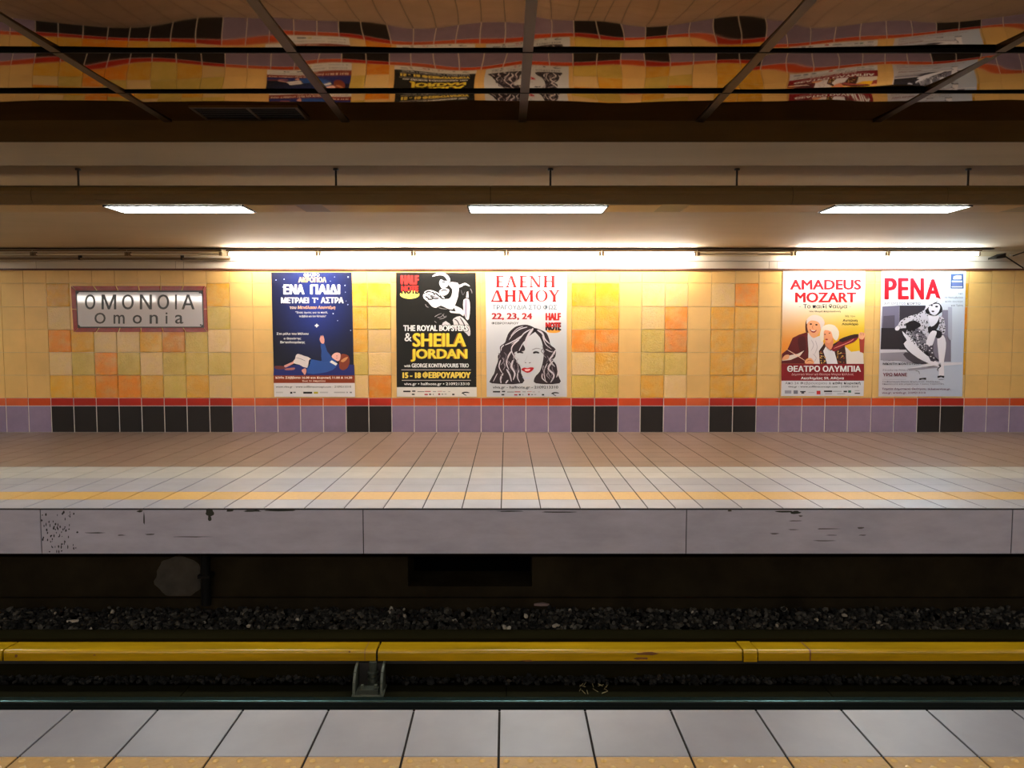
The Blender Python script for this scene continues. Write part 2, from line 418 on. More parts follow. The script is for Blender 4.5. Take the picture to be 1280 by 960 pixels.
# third rail and yellow covers
YT = 5.85
zb, zm, ztp = zat(826, YT), zat(815.5, YT), zat(801, YT + .20)
tr = MB(); tr.box(XL, XR, YT + .06, YT + .14, zb - .05, zb - .002, M_iron)
tb = tr.build('conductor_rail'); tb['label'] = 'dark conductor rail tucked under the yellow protective cover'; tb['category'] = 'rail'
def cover_profile(o=0.0):
    return [(YT - o, zb - o), (YT - o, zm - .014 + o * .5)] + [(YT - o + .028 * (1 - math.cos(a_)), zm - .014 + o * .5 + .03 * math.sin(a_)) for a_ in [math.radians(12 * k) for k in range(1, 7)]] + [ (YT + .19, ztp - .006 + o), (YT + .205 + o, ztp - .02), (YT + .205 + o, zb + .03),
            (YT + .19, zb + .03), (YT + .19, ztp - .025), (YT + .02, zm - .006), (YT + .012, zb - o)]
secs = [(-1330, -470, 'yellow third rail cover beyond the left joint'), (-470, 3, 'yellow third rail cover left of the first dark joint'),
        (3, 471, 'long yellow third rail cover running left from the metal bracket'), (471, 929, 'yellow third rail cover between the bracket and the short collar'),
        (947, 1400, 'yellow third rail cover right of the short collar, one crack across it'), (1400, 2300, 'yellow third rail cover beyond the right joint')]
for a_, b_, lab in secs:
    x0, x1 = xat(a_, 815, YT), xat(b_, 815, YT)
    if a_ < -1000: x0 = XL
    if b_ > 2000: x1 = XR
    m_ = MB(); m_.prism(cover_profile(), x0 + .008, x1 - .008, M_yel)
    if a_ == 947:
        xx = xat(1013, 815, YT); m_.prism([(y - .0015 if y < YT + .015 else y, z + .0015) for y, z in cover_profile()], xx - .006, xx + .006, M_rust)
    if a_ == 3:
        xx = xat(456, 815, YT); m_.prism([(y - .0015 if y < YT + .015 else y, z + .0015) for y, z in cover_profile()], xx - .003, xx + .003, M_rust)
    if a_ == 471:
        for (bx, by, rx, ry) in [(810, 816, 14, 2.2), (800, 822, 10, 2), (660, 825, 9, 1)]: blot(m_, bx, by + 1, rx, ry, M_rust, 10, Y=YT - .0016, seed=int(bx))
    if a_ == 3:
        for (bx, by, rx, ry) in [(20, 818, 2, 2), (437, 813, 1.5, 1.5), (118, 817, 2, 1)]: blot(m_, bx, by + 2, rx, ry, M_rust, 8, Y=YT - .0016, seed=int(bx))
    o = m_.build('rail_cover'); o['label'] = lab; o['category'] = 'rail cover'; o['group'] = 'yellow third rail covers'
m_ = MB(); m_.prism(cover_profile(.006), xat(929, 815, YT) + .004, xat(947, 815, YT) - .004, M_yel)
o = m_.build('cover_collar'); o['label'] = 'short yellow collar joining two third rail covers at the right'; o['category'] = 'collar'

# cast bracket in front of the cover
bx0 = at(440, 868, 5.72)
br = thing('rail_bracket', 'curved grey metal bracket standing below the yellow rail cover', 'bracket', (bx0.x, 5.74, ZG + .02))
bw = .21
def fin(x0, x1):
    mb = MB(); prof = [(5.70, ZG + .02), (5.70, ZG + .06), (5.715, ZG + .13), (5.75, ZG + .19), (5.81, ZG + .215), (5.88, ZG + .222), (5.88, ZG + .02)]
    mb.prism(prof, x0, x1, M_castd)
    rim = []
    for (y, z), (y2, z2) in zip(prof[:5], prof[1:6]): mb.cyl(((x0 + x1) / 2, y, z), ((x0 + x1) / 2, y2, z2), .011, M_cast, 8)
    return mb
xl = bx0.x + .012
fin(xl, xl + .012).build('side_plate', br); fin(xl + bw, xl + bw + .012).build('side_plate', br)
m_ = MB(); m_.box(xl - .01, xl + bw + .02, 5.69, 5.89, ZG + .018, ZG + .036, M_cast); m_.box(xl + .03, xl + bw - .02, 5.71, 5.80, ZG + .036, ZG + .07, M_castd); m_.build('base_plate', br)
m_ = MB(); xc = xl + bw * .62
m_.cyl((xc, 5.84, ZG + .03), (xc, 5.84, -1.09), .03, M_castd, 12)
for k in range(3): m_.cyl((xc, 5.84, ZG + .06 + k * .045), (xc, 5.84, ZG + .075 + k * .045), .045, M_castd, 14)
m_.build('insulator_post', br)
m_ = MB(); m_.box(xl + .02, xl + bw - .01, 5.86, 5.88, ZG + .03, ZG + .22, M_iron); m_.build('back_plate', br)
for k in (.3, .8):
    m_ = MB(); m_.cyl((xl + bw * k, 5.74, ZG + .07), (xl + bw * k, 5.74, ZG + .10), .012, M_cast, 6); m_.build('bolt', br)

# litter
def scrap(px, py, z, s, label, c_, seed, name='litter_scrap', cat='litter'):
    p = atz(px, py, z); q = random.Random(seed); mb = MB(); n = 7
    pts = [(p.x + s * q.uniform(.7, 1.2) * math.cos(6.28 * i / n) * 1.5, p.y + s * .55 * q.uniform(.6, 1.1) * math.sin(6.28 * i / n), p.z + q.uniform(.004, .02)) for i in range(n)]
    top = (p.x, p.y, p.z + s * .45)
    mm = mat('litter_' + str(seed), c_, .7)
    mb.idx(pts + [top] + [(a_[0], a_[1], p.z - .004) for a_ in pts], [(i, (i + 1) % n, n) for i in range(n)] + [(i, (i + 1) % n, n + 1 + (i + 1) % n, n + 1 + i) for i in range(n)], mm)
    o = mb.build(name); o['label'] = label; o['category'] = cat
scrap(92, 777, -1.0, .04, 'pale square stone lying on the dark gravel at left', (150, 140, 128), 1, 'stone', 'stone')
scrap(210, 833, ZG + .02, .022, 'tiny white scrap below the left yellow rail cover', (225, 225, 222), 2)
scrap(678, 756, -.98, .05, 'crumpled pinkish scrap on gravel under the dark niche', (112, 92, 90), 3)
scrap(388, 754, -.98, .06, 'flat grey crumbled plaster on gravel right of the pipe', (96, 90, 82), 4)
scrap(192, 752, -.98, .05, 'flat grey crumbled plaster on gravel left of the pipe', (100, 94, 86), 5)
scrap(12, 748, -.97, .07, 'pale heap of crumbled plaster at the far left of the gravel', (124, 116, 106), 6)
m_ = MB(); q = random.Random(5)
for i in range(16):
    p = atz(q.uniform(724, 762), q.uniform(856, 868), ZG + .024); a_ = q.uniform(0, 3.1); l = q.uniform(.02, .05)
    m_.cyl(p, (p.x + l * math.cos(a_), p.y + l * math.sin(a_), p.z + .012), .0022, mat('dry_straw', (130, 118, 84), .8), 5)
o = m_.build('dry_straw'); o['label'] = 'small wisp of dry straw on the boarding behind the rail'; o['category'] = 'straw'; o['kind'] = 'stuff'

# ------------------------------------------------------------------ NEAR PLATFORM
n_ = MB()
n_.box(XL, XR, YR, YN - .012, -.3, -.005, M_fgrout)
n_.box(XL, XR, YN - .25, YN - .004, -.34, -.008, M_cope)
ny = [YN - .006 - i * T for i in range(15)] + [YR]
x = -.027 + T * -45
nxs = [-.027 + T * i for i in range(-45, 46)]
for r in range(len(ny) - 1):
    for i in range(len(nxs) - 1):
        base = CG if r in (0, 2, 3) else CY if r == 1 else CW if r in (4, 5) else CB
        n_.box(nxs[i] + .0045, nxs[i + 1] - .0045, ny[r + 1] + .0035, ny[r] - .0035, -.03, 0, M_tact if r == 1 else M_ftile, jit(base, 4))
def dome(mb, x, y, r, h, m, c):
    vs = [(x + r * math.cos(6.283 * i / 10), y + r * math.sin(6.283 * i / 10), 0) for i in range(10)]
    vs += [(x + .7 * r * math.cos(6.283 * i / 10), y + .7 * r * math.sin(6.283 * i / 10), h * .75) for i in range(10)] + [(x, y, h)]
    mb.idx(vs, [(i, (i + 1) % 10, 10 + (i + 1) % 10, 10 + i) for i in range(10)] + [(10 + i, 10 + (i + 1) % 10, 20) for i in range(10)], m, c, True)
for i in range(len(nxs) - 1):
    if abs(nxs[i]) > 3.2: continue
    for k in range(7):
        for j in range(4):
            xx = nxs[i] + T * (j + (.28 if k % 2 == 0 else .62)) / 4 + .004
            if xx < nxs[i + 1] - .018: dome(n_, xx, ny[1] - .026 - k * .044, .0125, .0065, M_dome, jit((206, 170, 106), 3))  # tint paler than the tile puts the highlight into the stud colour
struct(n_, 'floor_near')
u = MB(); u.box(XL, XR, YN - .6, YN - .3, -1.6, -.3, M_under); struct(u, 'wall_near_under')

# ------------------------------------------------------------------ CEILINGS
YB = 5.32; ZBM = zat(178, YB); YB2 = atz(640, 208, ZBM).y
YH = 6.60; ZH = zat(211, YH); SL = (ZC - ZH) / (11.2 - YH)
def zceil(y): return ZH + SL * (y - YH)
c = MB()
prof = [(YB, ZBM), (YB2 - .03, ZBM), (YB2 - .008, ZBM + .008), (YB2, ZBM + .03), (YB2 + .01, zceil(YB2)), (YW + .02, zceil(YW + .02)), (YW + .02, ZC + .4), (YB, ZC + .4)]
c.prism(prof, XL, XR, M_plast); struct(c, 'ceiling')
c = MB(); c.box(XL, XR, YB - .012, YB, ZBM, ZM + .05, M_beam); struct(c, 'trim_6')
# mirrored panels
XB = [0.109 + 1.2 * k for k in range(-12, 13)]
YBs = [5.335 - .662 * k for k in range(0, 7)]
c = MB(); q = random.Random(21)
for r in range(6):
    for i in range(len(XB) - 1):
        x0, x1 = XB[i], XB[i + 1]; y1, y0 = YBs[r], YBs[r + 1]
        near = abs((x0 + x1) / 2) < 4.3 and r < 4
        NX, NY = (40, 40) if near else (4, 4)
        tw = q.uniform(-.005, .005)
        if abs(x0 - 1.309) < .01: tw = {1: .022, 2: .014}.get(r, .006)
        if abs(x0 - 2.509) < .01: tw = {1: .012, 2: -.006}.get(r, .004)
        k1 = q.uniform(.055, .085); yc = q.uniform(.20, .34); tx = q.uniform(-.003, .003)
        ph1, ph2, ph3 = q.uniform(0, 6.28), q.uniform(0, 6.28), q.uniform(0, 6.28)
        am = q.uniform(.0006, .0021); am2 = q.uniform(.0002, .00045)
        vs = []
        for a in range(NY + 1):
            for b in range(NX + 1):
                s_, t_ = b / NX, a / NY
                X = x0 + (x1 - x0) * s_; Y = y0 + (y1 - y0) * t_; yy = Y - y0
                z = ZM + .5 * k1 * (yy - yc * .66) ** 2 + tx * (s_ - .5)
                z += tw * (s_ - .5) * (t_ - .5)
                if r == 0 and near: z += .5 * (3.2 + 1.6 * math.sin(s_ * 7 + ph1)) * max(0, yy - .618) ** 2
                z += am * math.sin(s_ * 6.0 + ph1) * math.sin(t_ * 4.0 + ph2) + am2 * math.sin(s_ * 14 + ph3 + t_ * 5)
                vs.append((X, Y, z))
        fs = [(a * (NX + 1) + b, (a + 1) * (NX + 1) + b, (a + 1) * (NX + 1) + b + 1, a * (NX + 1) + b + 1) for a in range(NY) for b in range(NX)]
        c.idx(vs, fs, M_mirror, None, True)
struct(c, 'ceiling_mirror')
c = MB(); c.box(XL, XR, 1.36, YB, ZM + .05, ZM + .3, M_iron); struct(c, 'ceiling_deck')
c = MB()
for x in XB:
    c.prism([(1.36, ZM - .005), (1.36, ZM + .012), (YB - .012, ZM + .012), (YB - .012, ZM - .005)], x - .026, x + .026, M_tbar)
struct(c, 'trim_7')
for k, (yy, lab) in enumerate([(YBs[2], 'black rail across the mirrored ceiling, the one farther from the beam'), (YBs[1], 'black rail across the mirrored ceiling, the one closer to the beam'),
                              (YBs[3], 'black rail across the mirrored ceiling above the near edge, out of view')]):
    m_ = MB(); m_.box(XL, XR, yy - .006, yy + .006, ZM - .0065, ZM + .012, M_black)
    struct(m_, 'trim_%d' % (8 + k))
# ceiling vent
va = [atz(px, py, ZM - .006) for px, py in ((231, 134), (365, 134), (377, 148), (246, 148))]
vn = thing('ceiling_vent', 'black two-slot vent panel in the mirrored ceiling at left', 'vent', (va[0].x, va[0].y, ZM))
x0, x1 = va[0].x + .05, va[1].x + .02; y0, y1 = va[0].y, va[2].y
xm = x0 + (x1 - x0) * .53
m_ = MB()
for (a_, b_, c_, d_) in [(x0 - .02, x1 + .02, y0 - .02, y0), (x0 - .02, x1 + .02, y1, y1 + .02), (x0 - .02, x0, y0, y1), (x1, x1 + .02, y0, y1), (xm - .009, xm + .009, y0, y1)]:
    m_.box(a_, b_, c_, d_, ZM - .014, ZM + .004, M_tbar)
m_.build('vent_frame', vn)
for a_, b_ in ((x0, xm - .009), (xm + .009, x1)):
    m_ = MB(); m_.box(a_, b_, y0, y1, ZM - .008, ZM - .002, M_black)
    for k in range(5):
        yy = y0 + (y1 - y0) * (k + .5) / 5; m_.box(a_, b_, yy - .002, yy + .002, ZM - .011, ZM - .008, M_black)
    m_.build('vent_slot', vn)
# near-side soffit, rear and end walls
c = MB(); c.box(XL, XR, YR - .02, 1.36, ZN, ZN + .4, M_plast); struct(c, 'ceiling_near')
w = MB(); w.box(XL, XR, YR - .3, YR, -.3, ZC + .3, mat('rear_tile', (222, 178, 104), .4)); struct(w, 'wall_rear')
for nm, a_, b_ in (('wall_left', XL - .3, XL), ('wall_right', XR, XR + .3)):
    w = MB(); w.box(a_, b_, YR - .3, YW + .3, -1.7, ZM + .3, mat('end_wall', (120, 100, 70), .7)); struct(w, nm)

# ------------------------------------------------------------------ LIGHT TRUNKING over the far edge
YD = 6.42; dz1 = zat(232, YD + .07); dz0 = zat(255.5, YD + .03); YD2 = atz(640, 265, dz0).y
tk = thing('light_trunking', 'long olive metal trunking hung on thin rods above the far platform edge', 'trunking', (0, YH, dz0))
prof = [(YD + .07, dz1), (YD + .027, dz1 - .024), (YD + .008, dz1 - .055), (YD + .005, dz1 - .078), (YD, dz1 - .082), (YD + .005, dz1 - .087), (YD + .014, dz1 - .125), (YD + .03, dz0), (YD2, dz0), (YD2, dz1)]
m_ = MB(); se = [XL] + [xat(p, 245, YD) for p in (38, 613, 992, 1186)] + [XR]
for a_, b_ in zip(se[:-1], se[1:]): m_.prism(prof, a_ + .0025, b_ - .0025, M_duct)
m_.prism([(y + (.006 if y < YH else -.006), z + (.006 if z < dz0 + .02 else -.006 if z > dz1 - .01 else 0)) for y, z in prof], XL, XR, M_joint); m_.build('trunking_body', tk)
for i, px in enumerate((98, 420, 688, 921, 1210, -215, 1500, -520, 1800)):
    x = xat(px, 225, YH); m_ = MB(); m_.cyl((x, YH, dz1 - .01), (x, YH, ZH + .006), .009, M_iron, 8)
    m_.cyl((x, YH, ZH - .012), (x, YH, ZH + .004), .024, M_iron, 10); m_.build('hanger_rod', tk)
lamps = [((130, 257), (302, 257), 'long white strip light in the trunking above the station name sign'),
         ((586, 257), (759, 257), 'long white strip light in the trunking above the white portrait poster'),
         ((1045, 257), (1214, 257), 'long white strip light in the trunking at right, above the two theatre posters')]
def strip(x0, x1, y0, y1, z, m, label, group):
    t_ = thing('strip_light', label, 'light', ((x0 + x1) / 2, (y0 + y1) / 2, z), group)
    m_ = MB()
    v = [(x0, y0, z - .001), (x1, y0, z - .001), (x1, y1, z - .001), (x0, y1, z - .001), (x0 + .01, y0 + .01, z - .012), (x1 - .01, y0 + .01, z - .012), (x1 - .01, y1 - .01, z - .012), (x0 + .01, y1 - .01, z - .012)]
    m_.idx(v, [(0, 1, 5, 4), (1, 2, 6, 5), (2, 3, 7, 6), (3, 0, 4, 7), (7, 6, 5, 4)], m); m_.build('diffuser', t_)
    m_ = MB()
    for a_, b_, c_, d_ in ((x0 - .012, x0, y0, y1), (x1, x1 + .012, y0, y1), (x0, x1, y1, y1 + .008), (x0, x1, y0 - .008, y0)): m_.box(a_, b_, c_, d_, z - .014, z, M_iron)
    m_.build('frame', t_)
lx = []
for a_, b_, lab in lamps:
    p = at(a_[0], a_[1], YD + .06); p2 = at(b_[0], b_[1], YD + .06)
    strip(p.x, p2.x, YD + .055, YD2 - .03, dz0 - .001, M_diff, lab, 'strip lights in the hanging trunking'); lx.append((p.x, p2.x))
for x in (-6.9, -10.2, 6.9, 10.0):
    strip(x, x + 1.18, YD + .055, YD2 - .03, dz0 - .001, M_diff, 'long white strip light of the far trunking outside the picture', 'strip lights outside the picture'); lx.append((x, x + 1.18))
lx.sort(); pe = XL
for i, (a_, b_) in enumerate(lx + [(XR, XR)]):
    L = min(1.2, a_ - pe - .04)
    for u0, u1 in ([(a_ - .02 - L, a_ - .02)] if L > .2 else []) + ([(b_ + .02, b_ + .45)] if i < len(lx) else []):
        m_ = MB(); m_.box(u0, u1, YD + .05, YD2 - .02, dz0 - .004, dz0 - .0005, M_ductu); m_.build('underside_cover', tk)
    pe = b_ + .45
for x in (-8.5, -5.0, -1.6, 1.6, 5.0, 8.5):
    strip(x - .52, x + .52, .75, 1.02, ZN - .15, M_diffn, 'long white strip light above the near platform behind the viewer', 'strip lights above the near platform')
m_ = MB(); m_.box(XL, XR, .72, 1.05, ZN - .149, ZN - .001, M_duct)
for x in (-12, -9, -6, -3, 0, 3, 6, 9, 12): m_.box(x - .02, x + .02, .70, 1.07, ZN - .15, ZN - .001, M_iron)
o = m_.build('near_trunking'); o['label'] = 'olive metal trunking fixed to the soffit of the near platform'; o['category'] = 'trunking'

# ------------------------------------------------------------------ FLUORESCENT TUBES along the wall head
YL = 11.00
def tube_light(x0, x1, y, zt, mt, label, group, dy=-1):
    t_ = thing('tube_light', label, 'light', ((x0 + x1) / 2, y, zt), group)
    m_ = MB(); m_.box(x0 + .004, x1 - .004, y - .03, y + .03, zt - .036, zt, M_white)
    m_.box(x0 + .004, x1 - .004, y - .034, y - .03, zt - .03, zt - .006, M_pipe); m_.build('batten', t_)
    if mt: m_ = MB(); m_.cyl((x0 + .04, y, zt - .066), (x1 - .04, y, zt - .066), .016, mt, 10, caps=False); m_.build('tube', t_)
    for xx, sg in ((x0, 1), (x1, -1)):
        m_ = MB(); m_.box(min(xx + sg * .01, xx + sg * .042), max(xx + sg * .01, xx + sg * .042), y - .018, y + .018, zt - .088, zt - .03, M_pipe); m_.build('lamp_holder', t_)
zL = ZC - .012
def tx(p): return xat(p, 318, YL)
lit = [(283, 398, 'lit fluorescent tube over the blue poster, leftmost of the glowing row', M_tube), (398, 517, 'lit fluorescent tube over the gap between the blue and black posters', M_tube),
       (517, 633, 'lit fluorescent tube over the black concert poster', M_tube), (633, 752, 'lit fluorescent tube over the white portrait poster', M_tube),
       (752, 871, 'lit fluorescent tube over the orange tiles right of the portrait poster', M_tube),
       (992, 1109, 'lit fluorescent tube over the red lettered theatre poster', M_tube), (1109, 1226, 'bluish lit fluorescent tube over the rightmost poster', M_tubec),
       (871, 992, 'unlit fluorescent tube in the dark gap between the glowing tubes', M_tubeoff),
       (160, 278, 'unlit fluorescent fitting right above the end of the station sign', M_tubeoff), (42, 160, 'unlit fluorescent fitting above the left half of the station sign', M_tubeoff),
       (-76, 42, 'unlit fluorescent fitting at the left edge, left of the station sign', M_tubeoff)]
for a_, b_, lab, mt in lit: tube_light(tx(a_), tx(b_), YL, zL, mt, lab, 'fluorescent tubes along the wall head')
for a_ in (-195, -314, -433): tube_light(tx(a_), tx(a_ + 117), YL, zL, M_tubec, 'lit fluorescent tube of the far wall outside the picture', 'wall tubes outside the picture')
m_ = MB(); m_.box(XL, tx(1240), YL - .05, YL + .05, ZC - .012, ZC, M_iron); struct(m_, 'trim_11')
for px, lab in ((1, 'thin grey conduit clipped along the wall head above the station sign'),):
    m_ = MB(); m_.cyl((XL, YW - .13, zat(323.5, YW - .13)), (tx(281), YW - .13, zat(323.5, YW - .13)), .018, M_pipe, 10)
    for k in (-40, 90, 220): m_.box(tx(k) - .012, tx(k) + .012, YW - .155, YW - .09, zat(325, YW - .13), zat(319, YW - .13), M_iron)
    o = m_.build('conduit'); o['label'] = lab; o['category'] = 'conduit'
eb = thing('end_bracket', 'dark angled bracket closing the light row at the right end', 'bracket', (tx(1262), YL, ZC - .12))
m_ = MB(); xx = tx(1255); m_.idx([(xx - .10, YL, zat(321, YL)), (xx + .03, YL, zat(316, YL)), (xx + .03, YL, zat(322, YL)), (xx - .10, YL, zat(323, YL)),
                                   (xx - .10, YL + .2, zat(321, YL)), (xx + .03, YL + .2, zat(316, YL)), (xx + .03, YL + .2, zat(322, YL)), (xx - .10, YL + .2, zat(323, YL))],
                                  [(0, 1, 2, 3), (4, 7, 6, 5), (0, 4, 5, 1), (1, 5, 6, 2), (2, 6, 7, 3), (3, 7, 4, 0)], M_iron); m_.build('bracket_plate', eb)
m_ = MB(); p0 = Vector((xx + .03, YL, zat(321, YL))); p1 = at(1279, 335, YL + .1)
m_.cyl(p0, p1, .010, M_iron, 8); m_.build('stay_rod', eb)
m_ = MB(); pa = at(1266, 320, YL + .05); pb = at(1300, 308, YL + .05); m_.cyl(pa, pb, .008, M_iron, 8); m_.build('stay_rod', eb)

for x in (-12.5, -9.4, -6.3, -3.2, 0, 3.2, 6.3, 9.4, 12.5):
    t_ = thing('wall_light', 'long fluorescent light box on the wall behind the near platform', 'light', (x, YR, ZN - .1), 'rear wall lights')
    m_ = MB(); m_.box(x - 1.38, x + 1.38, YR, YR + .06, ZN - .20, ZN - .01, M_white); m_.build('batten', t_)
    m_ = MB(); m_.prism([(YR + .06, ZN - .18), (YR + .11, ZN - .17), (YR + .13, ZN - .10), (YR + .11, ZN - .03), (YR + .06, ZN - .02)], x - 1.35, x + 1.35, M_tuber); m_.build('diffuser', t_)

# ------------------------------------------------------------------ lettering helpers
def text_geo(s, bold=0.0):
    cu = bpy.data.curves.new('t', 'FONT'); cu.body = s; cu.size = 1.0; cu.resolution_u = 3; cu.offset = bold
    o = bpy.data.objects.new('t', cu); COL.objects.link(o)
    dg = bpy.context.evaluated_depsgraph_get(); me = bpy.data.meshes.new_from_object(o.evaluated_get(dg))
    vs = [(v.co.x, v.co.y) for v in me.vertices]; fs = [tuple(p.vertices) for p in me.polygons]
    bpy.data.objects.remove(o); bpy.data.curves.remove(cu); bpy.data.meshes.remove(me)
    return vs, fs
class Art:
    """flat printed artwork laid on the wall plane; coordinates come through an affine crop frame"""
    def __init__(s, Y): s.Y = Y; s.fr = (0, 0, 1); s.mb = {}; s.parts = []
    def frame(s, x0, y0, k): s.fr = (x0, y0, k)
    def w(s, x, y, l): return at(s.fr[0] + x / s.fr[2], s.fr[1] + y / s.fr[2], s.Y - .0009 - l * .00025)
    def get(s, part):
        if part not in s.mb: s.mb[part] = MB()
        return s.mb[part]
    def poly(s, part, pts, c, l=1, smooth=2, m=None):
        if smooth:
            out = []; n = len(pts)
            for i in range(n):
                p0, p1, p2, p3 = [Vector((a[0], a[1], 0)) for a in (pts[i - 1], pts[i], pts[(i + 1) % n], pts[(i + 2) % n])]
                for k in range(smooth + 1):
                    t_ = k / (smooth + 1)
                    q_ = .5 * ((2 * p1) + (p2 - p0) * t_ + (2 * p0 - 5 * p1 + 4 * p2 - p3) * t_ ** 2 + (3 * p1 - p0 - 3 * p2 + p3) * t_ ** 3)
                    out.append((q_.x, q_.y))
            pts = out
        tri = tessellate_polygon([[Vector((a[0], a[1], 0)) for a in pts]])
        vs = [s.w(a[0], a[1], l) for a in pts]
        fs = []
        for t_ in tri:
            a, b, c_ = [pts[i] for i in t_]
            cr = (b[0] - a[0]) * (c_[1] - a[1]) - (b[1] - a[1]) * (c_[0] - a[0])
            fs.append(tuple(t_) if cr < 0 else tuple(reversed(t_)))
        s.get(part).idx(vs, fs, m or M_print, lin(c))
    def rect(s, part, x0, y0, x1, y1, c, l=1, m=None):
        if (part == 'footer' and l in (4, 5, 11)) or part == 'lettering':
            s.parts.append(('sponsor_logo' if part == 'footer' else 'rule_line', MB())); s.mb['_p'] = s.parts[-1][1]
            s.poly('_p', [(x0, y0), (x1, y0), (x1, y1), (x0, y1)], c, l, 0, m); s.mb.pop('_p'); return
        s.poly(part, [(x0, y0), (x1, y0), (x1, y1), (x0, y1)], c, l, 0, m)
    def ell(s, part, cx, cy, rx, ry, c, l=1, n=16, m=None): s.poly(part, [(cx + rx * math.cos(6.2832 * i / n), cy + ry * math.sin(6.2832 * i / n)) for i in range(n)], c, l, 0, m)
    def stroke(s, part, pts, w0, w1, c, l=2):
        V = [Vector((a[0], a[1])) for a in pts]; P = []
        for i in range(len(V) - 1):
            p0 = V[max(i - 1, 0)]; p1 = V[i]; p2 = V[i + 1]; p3 = V[min(i + 2, len(V) - 1)]
            for k in range(4):
                t_ = k / 4; P.append(.5 * ((2 * p1) + (p2 - p0) * t_ + (2 * p0 - 5 * p1 + 4 * p2 - p3) * t_ ** 2 + (3 * p1 - p0 - 3 * p2 + p3) * t_ ** 3))
        P.append(V[-1]); n = len(P); Lf = []; Rt = []
        for i, p in enumerate(P):
            d = (P[min(i + 1, n - 1)] - P[max(i - 1, 0)]); d = d.normalized() if d.length > 1e-6 else Vector((1, 0)); nn = Vector((-d.y, d.x))
            t_ = i / (n - 1); wd = (w0 + (w1 - w0) * t_) * .5 * (min(1, .35 + 4 * t_ * (1 - t_)))
            Lf.append(p + nn * wd); Rt.append(p - nn * wd)
        vs = [s.w(a.x, a.y, l) for a in Lf + Rt]
        s.get(part).idx(vs, [(i, i + 1, n + i + 1, n + i) for i in range(n - 1)], M_print, lin(c))
    def text(s, part, txt, box, c, l=6, bold=0.0, m=None, slant=0.0):
        vs, fs = text_geo(txt)
        xs = [v[0] for v in vs]; ys = [v[1] for v in vs]
        ax, bx, ay, by = min(xs), max(xs), min(ys), max(ys)
        x0, y0, x1, y1 = box; d = max(0, bold) * 1.7 * (y1 - y0)
        x0 += d; x1 -= d; y0 += d * .5; y1 -= d * .5
        mb = MB(); s.parts.append((part, mb))
        offs = [(0, 0)] if d < .5 else [(d * math.cos(6.2832 * k / 8), d * .5 * math.sin(6.2832 * k / 8)) for k in range(8)]
        for k, (ox, oy) in enumerate(offs):
            out = [s.w(x0 + (v[0] - ax) / (bx - ax) * (x1 - x0) + slant * (v[1] - ay) / (by - ay) + ox, y1 - (v[1] - ay) / (by - ay) * (y1 - y0) + oy, l + k * .02) for v in vs]
            mb.idx(out, fs, m or M_print, lin(c))
    def paper(s, quad, fn, nx=14, ny=22):
        mb = s.get('paper'); TL, TR, BR, BL = [Vector(p) for p in quad]; g = []; cs = []
        for j in range(ny + 1):
            for i in range(nx + 1):
                u, v = i / nx, j / ny
                p = (TL * (1 - u) + TR * u) * (1 - v) + (BL * (1 - u) + BR * u) * v
                g.append(at(p.x, p.y, s.Y - .0009)); cs.append(lin(fn(u, v)))
        b = len(mb.v); mb.v += [tuple(p) for p in g]; k = mb.mi(M_print); mb.hascol = True
        for j in range(ny):
            for i in range(nx):
                ids = (j * (nx + 1) + i, (j + 1) * (nx + 1) + i, (j + 1) * (nx + 1) + i + 1, j * (nx + 1) + i + 1)
                mb.f.append(tuple(b + q for q in ids)); mb.m.append(k); mb.c.append([cs[q] for q in ids]); mb.sm.append(False)
        c4 = [at(p[0], p[1], s.Y - .0009) for p in quad]; d4 = [Vector((p.x, s.Y + .0005, p.z)) for p in c4]
        for i in range(4): mb.face([c4[i], c4[(i + 1) % 4], d4[(i + 1) % 4], d4[i]], M_print, lin((225, 225, 225)))
    def finish(s, root):
        for part, mb in list(s.mb.items()) + s.parts: mb.build(part, root)
def mixc(a, b, t_):
    t_ = max(0, min(1, t_)); return tuple(x + (y - x) * t_ for x, y in zip(a, b))
YP = YW - .011

# ------------------------------------------------------------------ STATION SIGN
sg = thing('station_sign', 'white enamel station name sign in a brick-red tile border', 'sign', at(174, 415, YW))
A = Art(YP); 
def slab(mb, quad, y0, y1, m):
    f4 = [at(p[0], p[1], y0) for p in quad]; b4 = [Vector((p.x, y1, p.z)) for p in f4]
    mb.idx(f4 + b4, [(3, 2, 1, 0), (0, 1, 5, 4), (1, 2, 6, 5), (2, 3, 7, 6), (3, 0, 4, 7)], m)
m_ = MB()
O4 = [(88.5, 357.5), (257, 357.5), (259.5, 415), (92, 415)]; I4 = [(94.3, 363.3), (253.5, 363), (255, 409.6), (97, 410)]
for i in range(4):
    j = (i + 1) % 4; n = 6 if i % 2 == 0 else 2
    for k in range(n):
        t0, t1 = k / n + .006, (k + 1) / n - .006
        def lp(a, b, t_): return (a[0] + (b[0] - a[0]) * t_, a[1] + (b[1] - a[1]) * t_)
        slab(m_, [lp(O4[i], O4[j], t0), lp(O4[i], O4[j], t1), lp(I4[i], I4[j], t1), lp(I4[i], I4[j], t0)], YW - .016, YW, M_redt)
m_.build('tile_border', sg)
m_ = MB(); slab(m_, I4, YW - .020, YW, M_signb); m_.build('backing', sg)
m_ = MB(); Y0 = YW - .023
pl = []
L_, R_, T_, B_ = 96.2, 252.2, 365.2, 408.3
for (cx, cy, a0) in ((L_, T_, 0), (R_, T_, 1), (R_ + 1.3, B_, 2), (L_ + 1.6, B_, 3)):
    sx = 1 if a0 in (0, 3) else -1; sy = 1 if a0 in (0, 1) else -1
    pts = [(cx, cy + sy * 2.6), (cx + sx * 1.6, cy + sy * 1.6), (cx + sx * 2.6, cy)]
    pl += pts if a0 in (0, 2) else pts[::-1]
vs = [at(p[0], p[1], Y0) for p in pl]; n = len(vs)
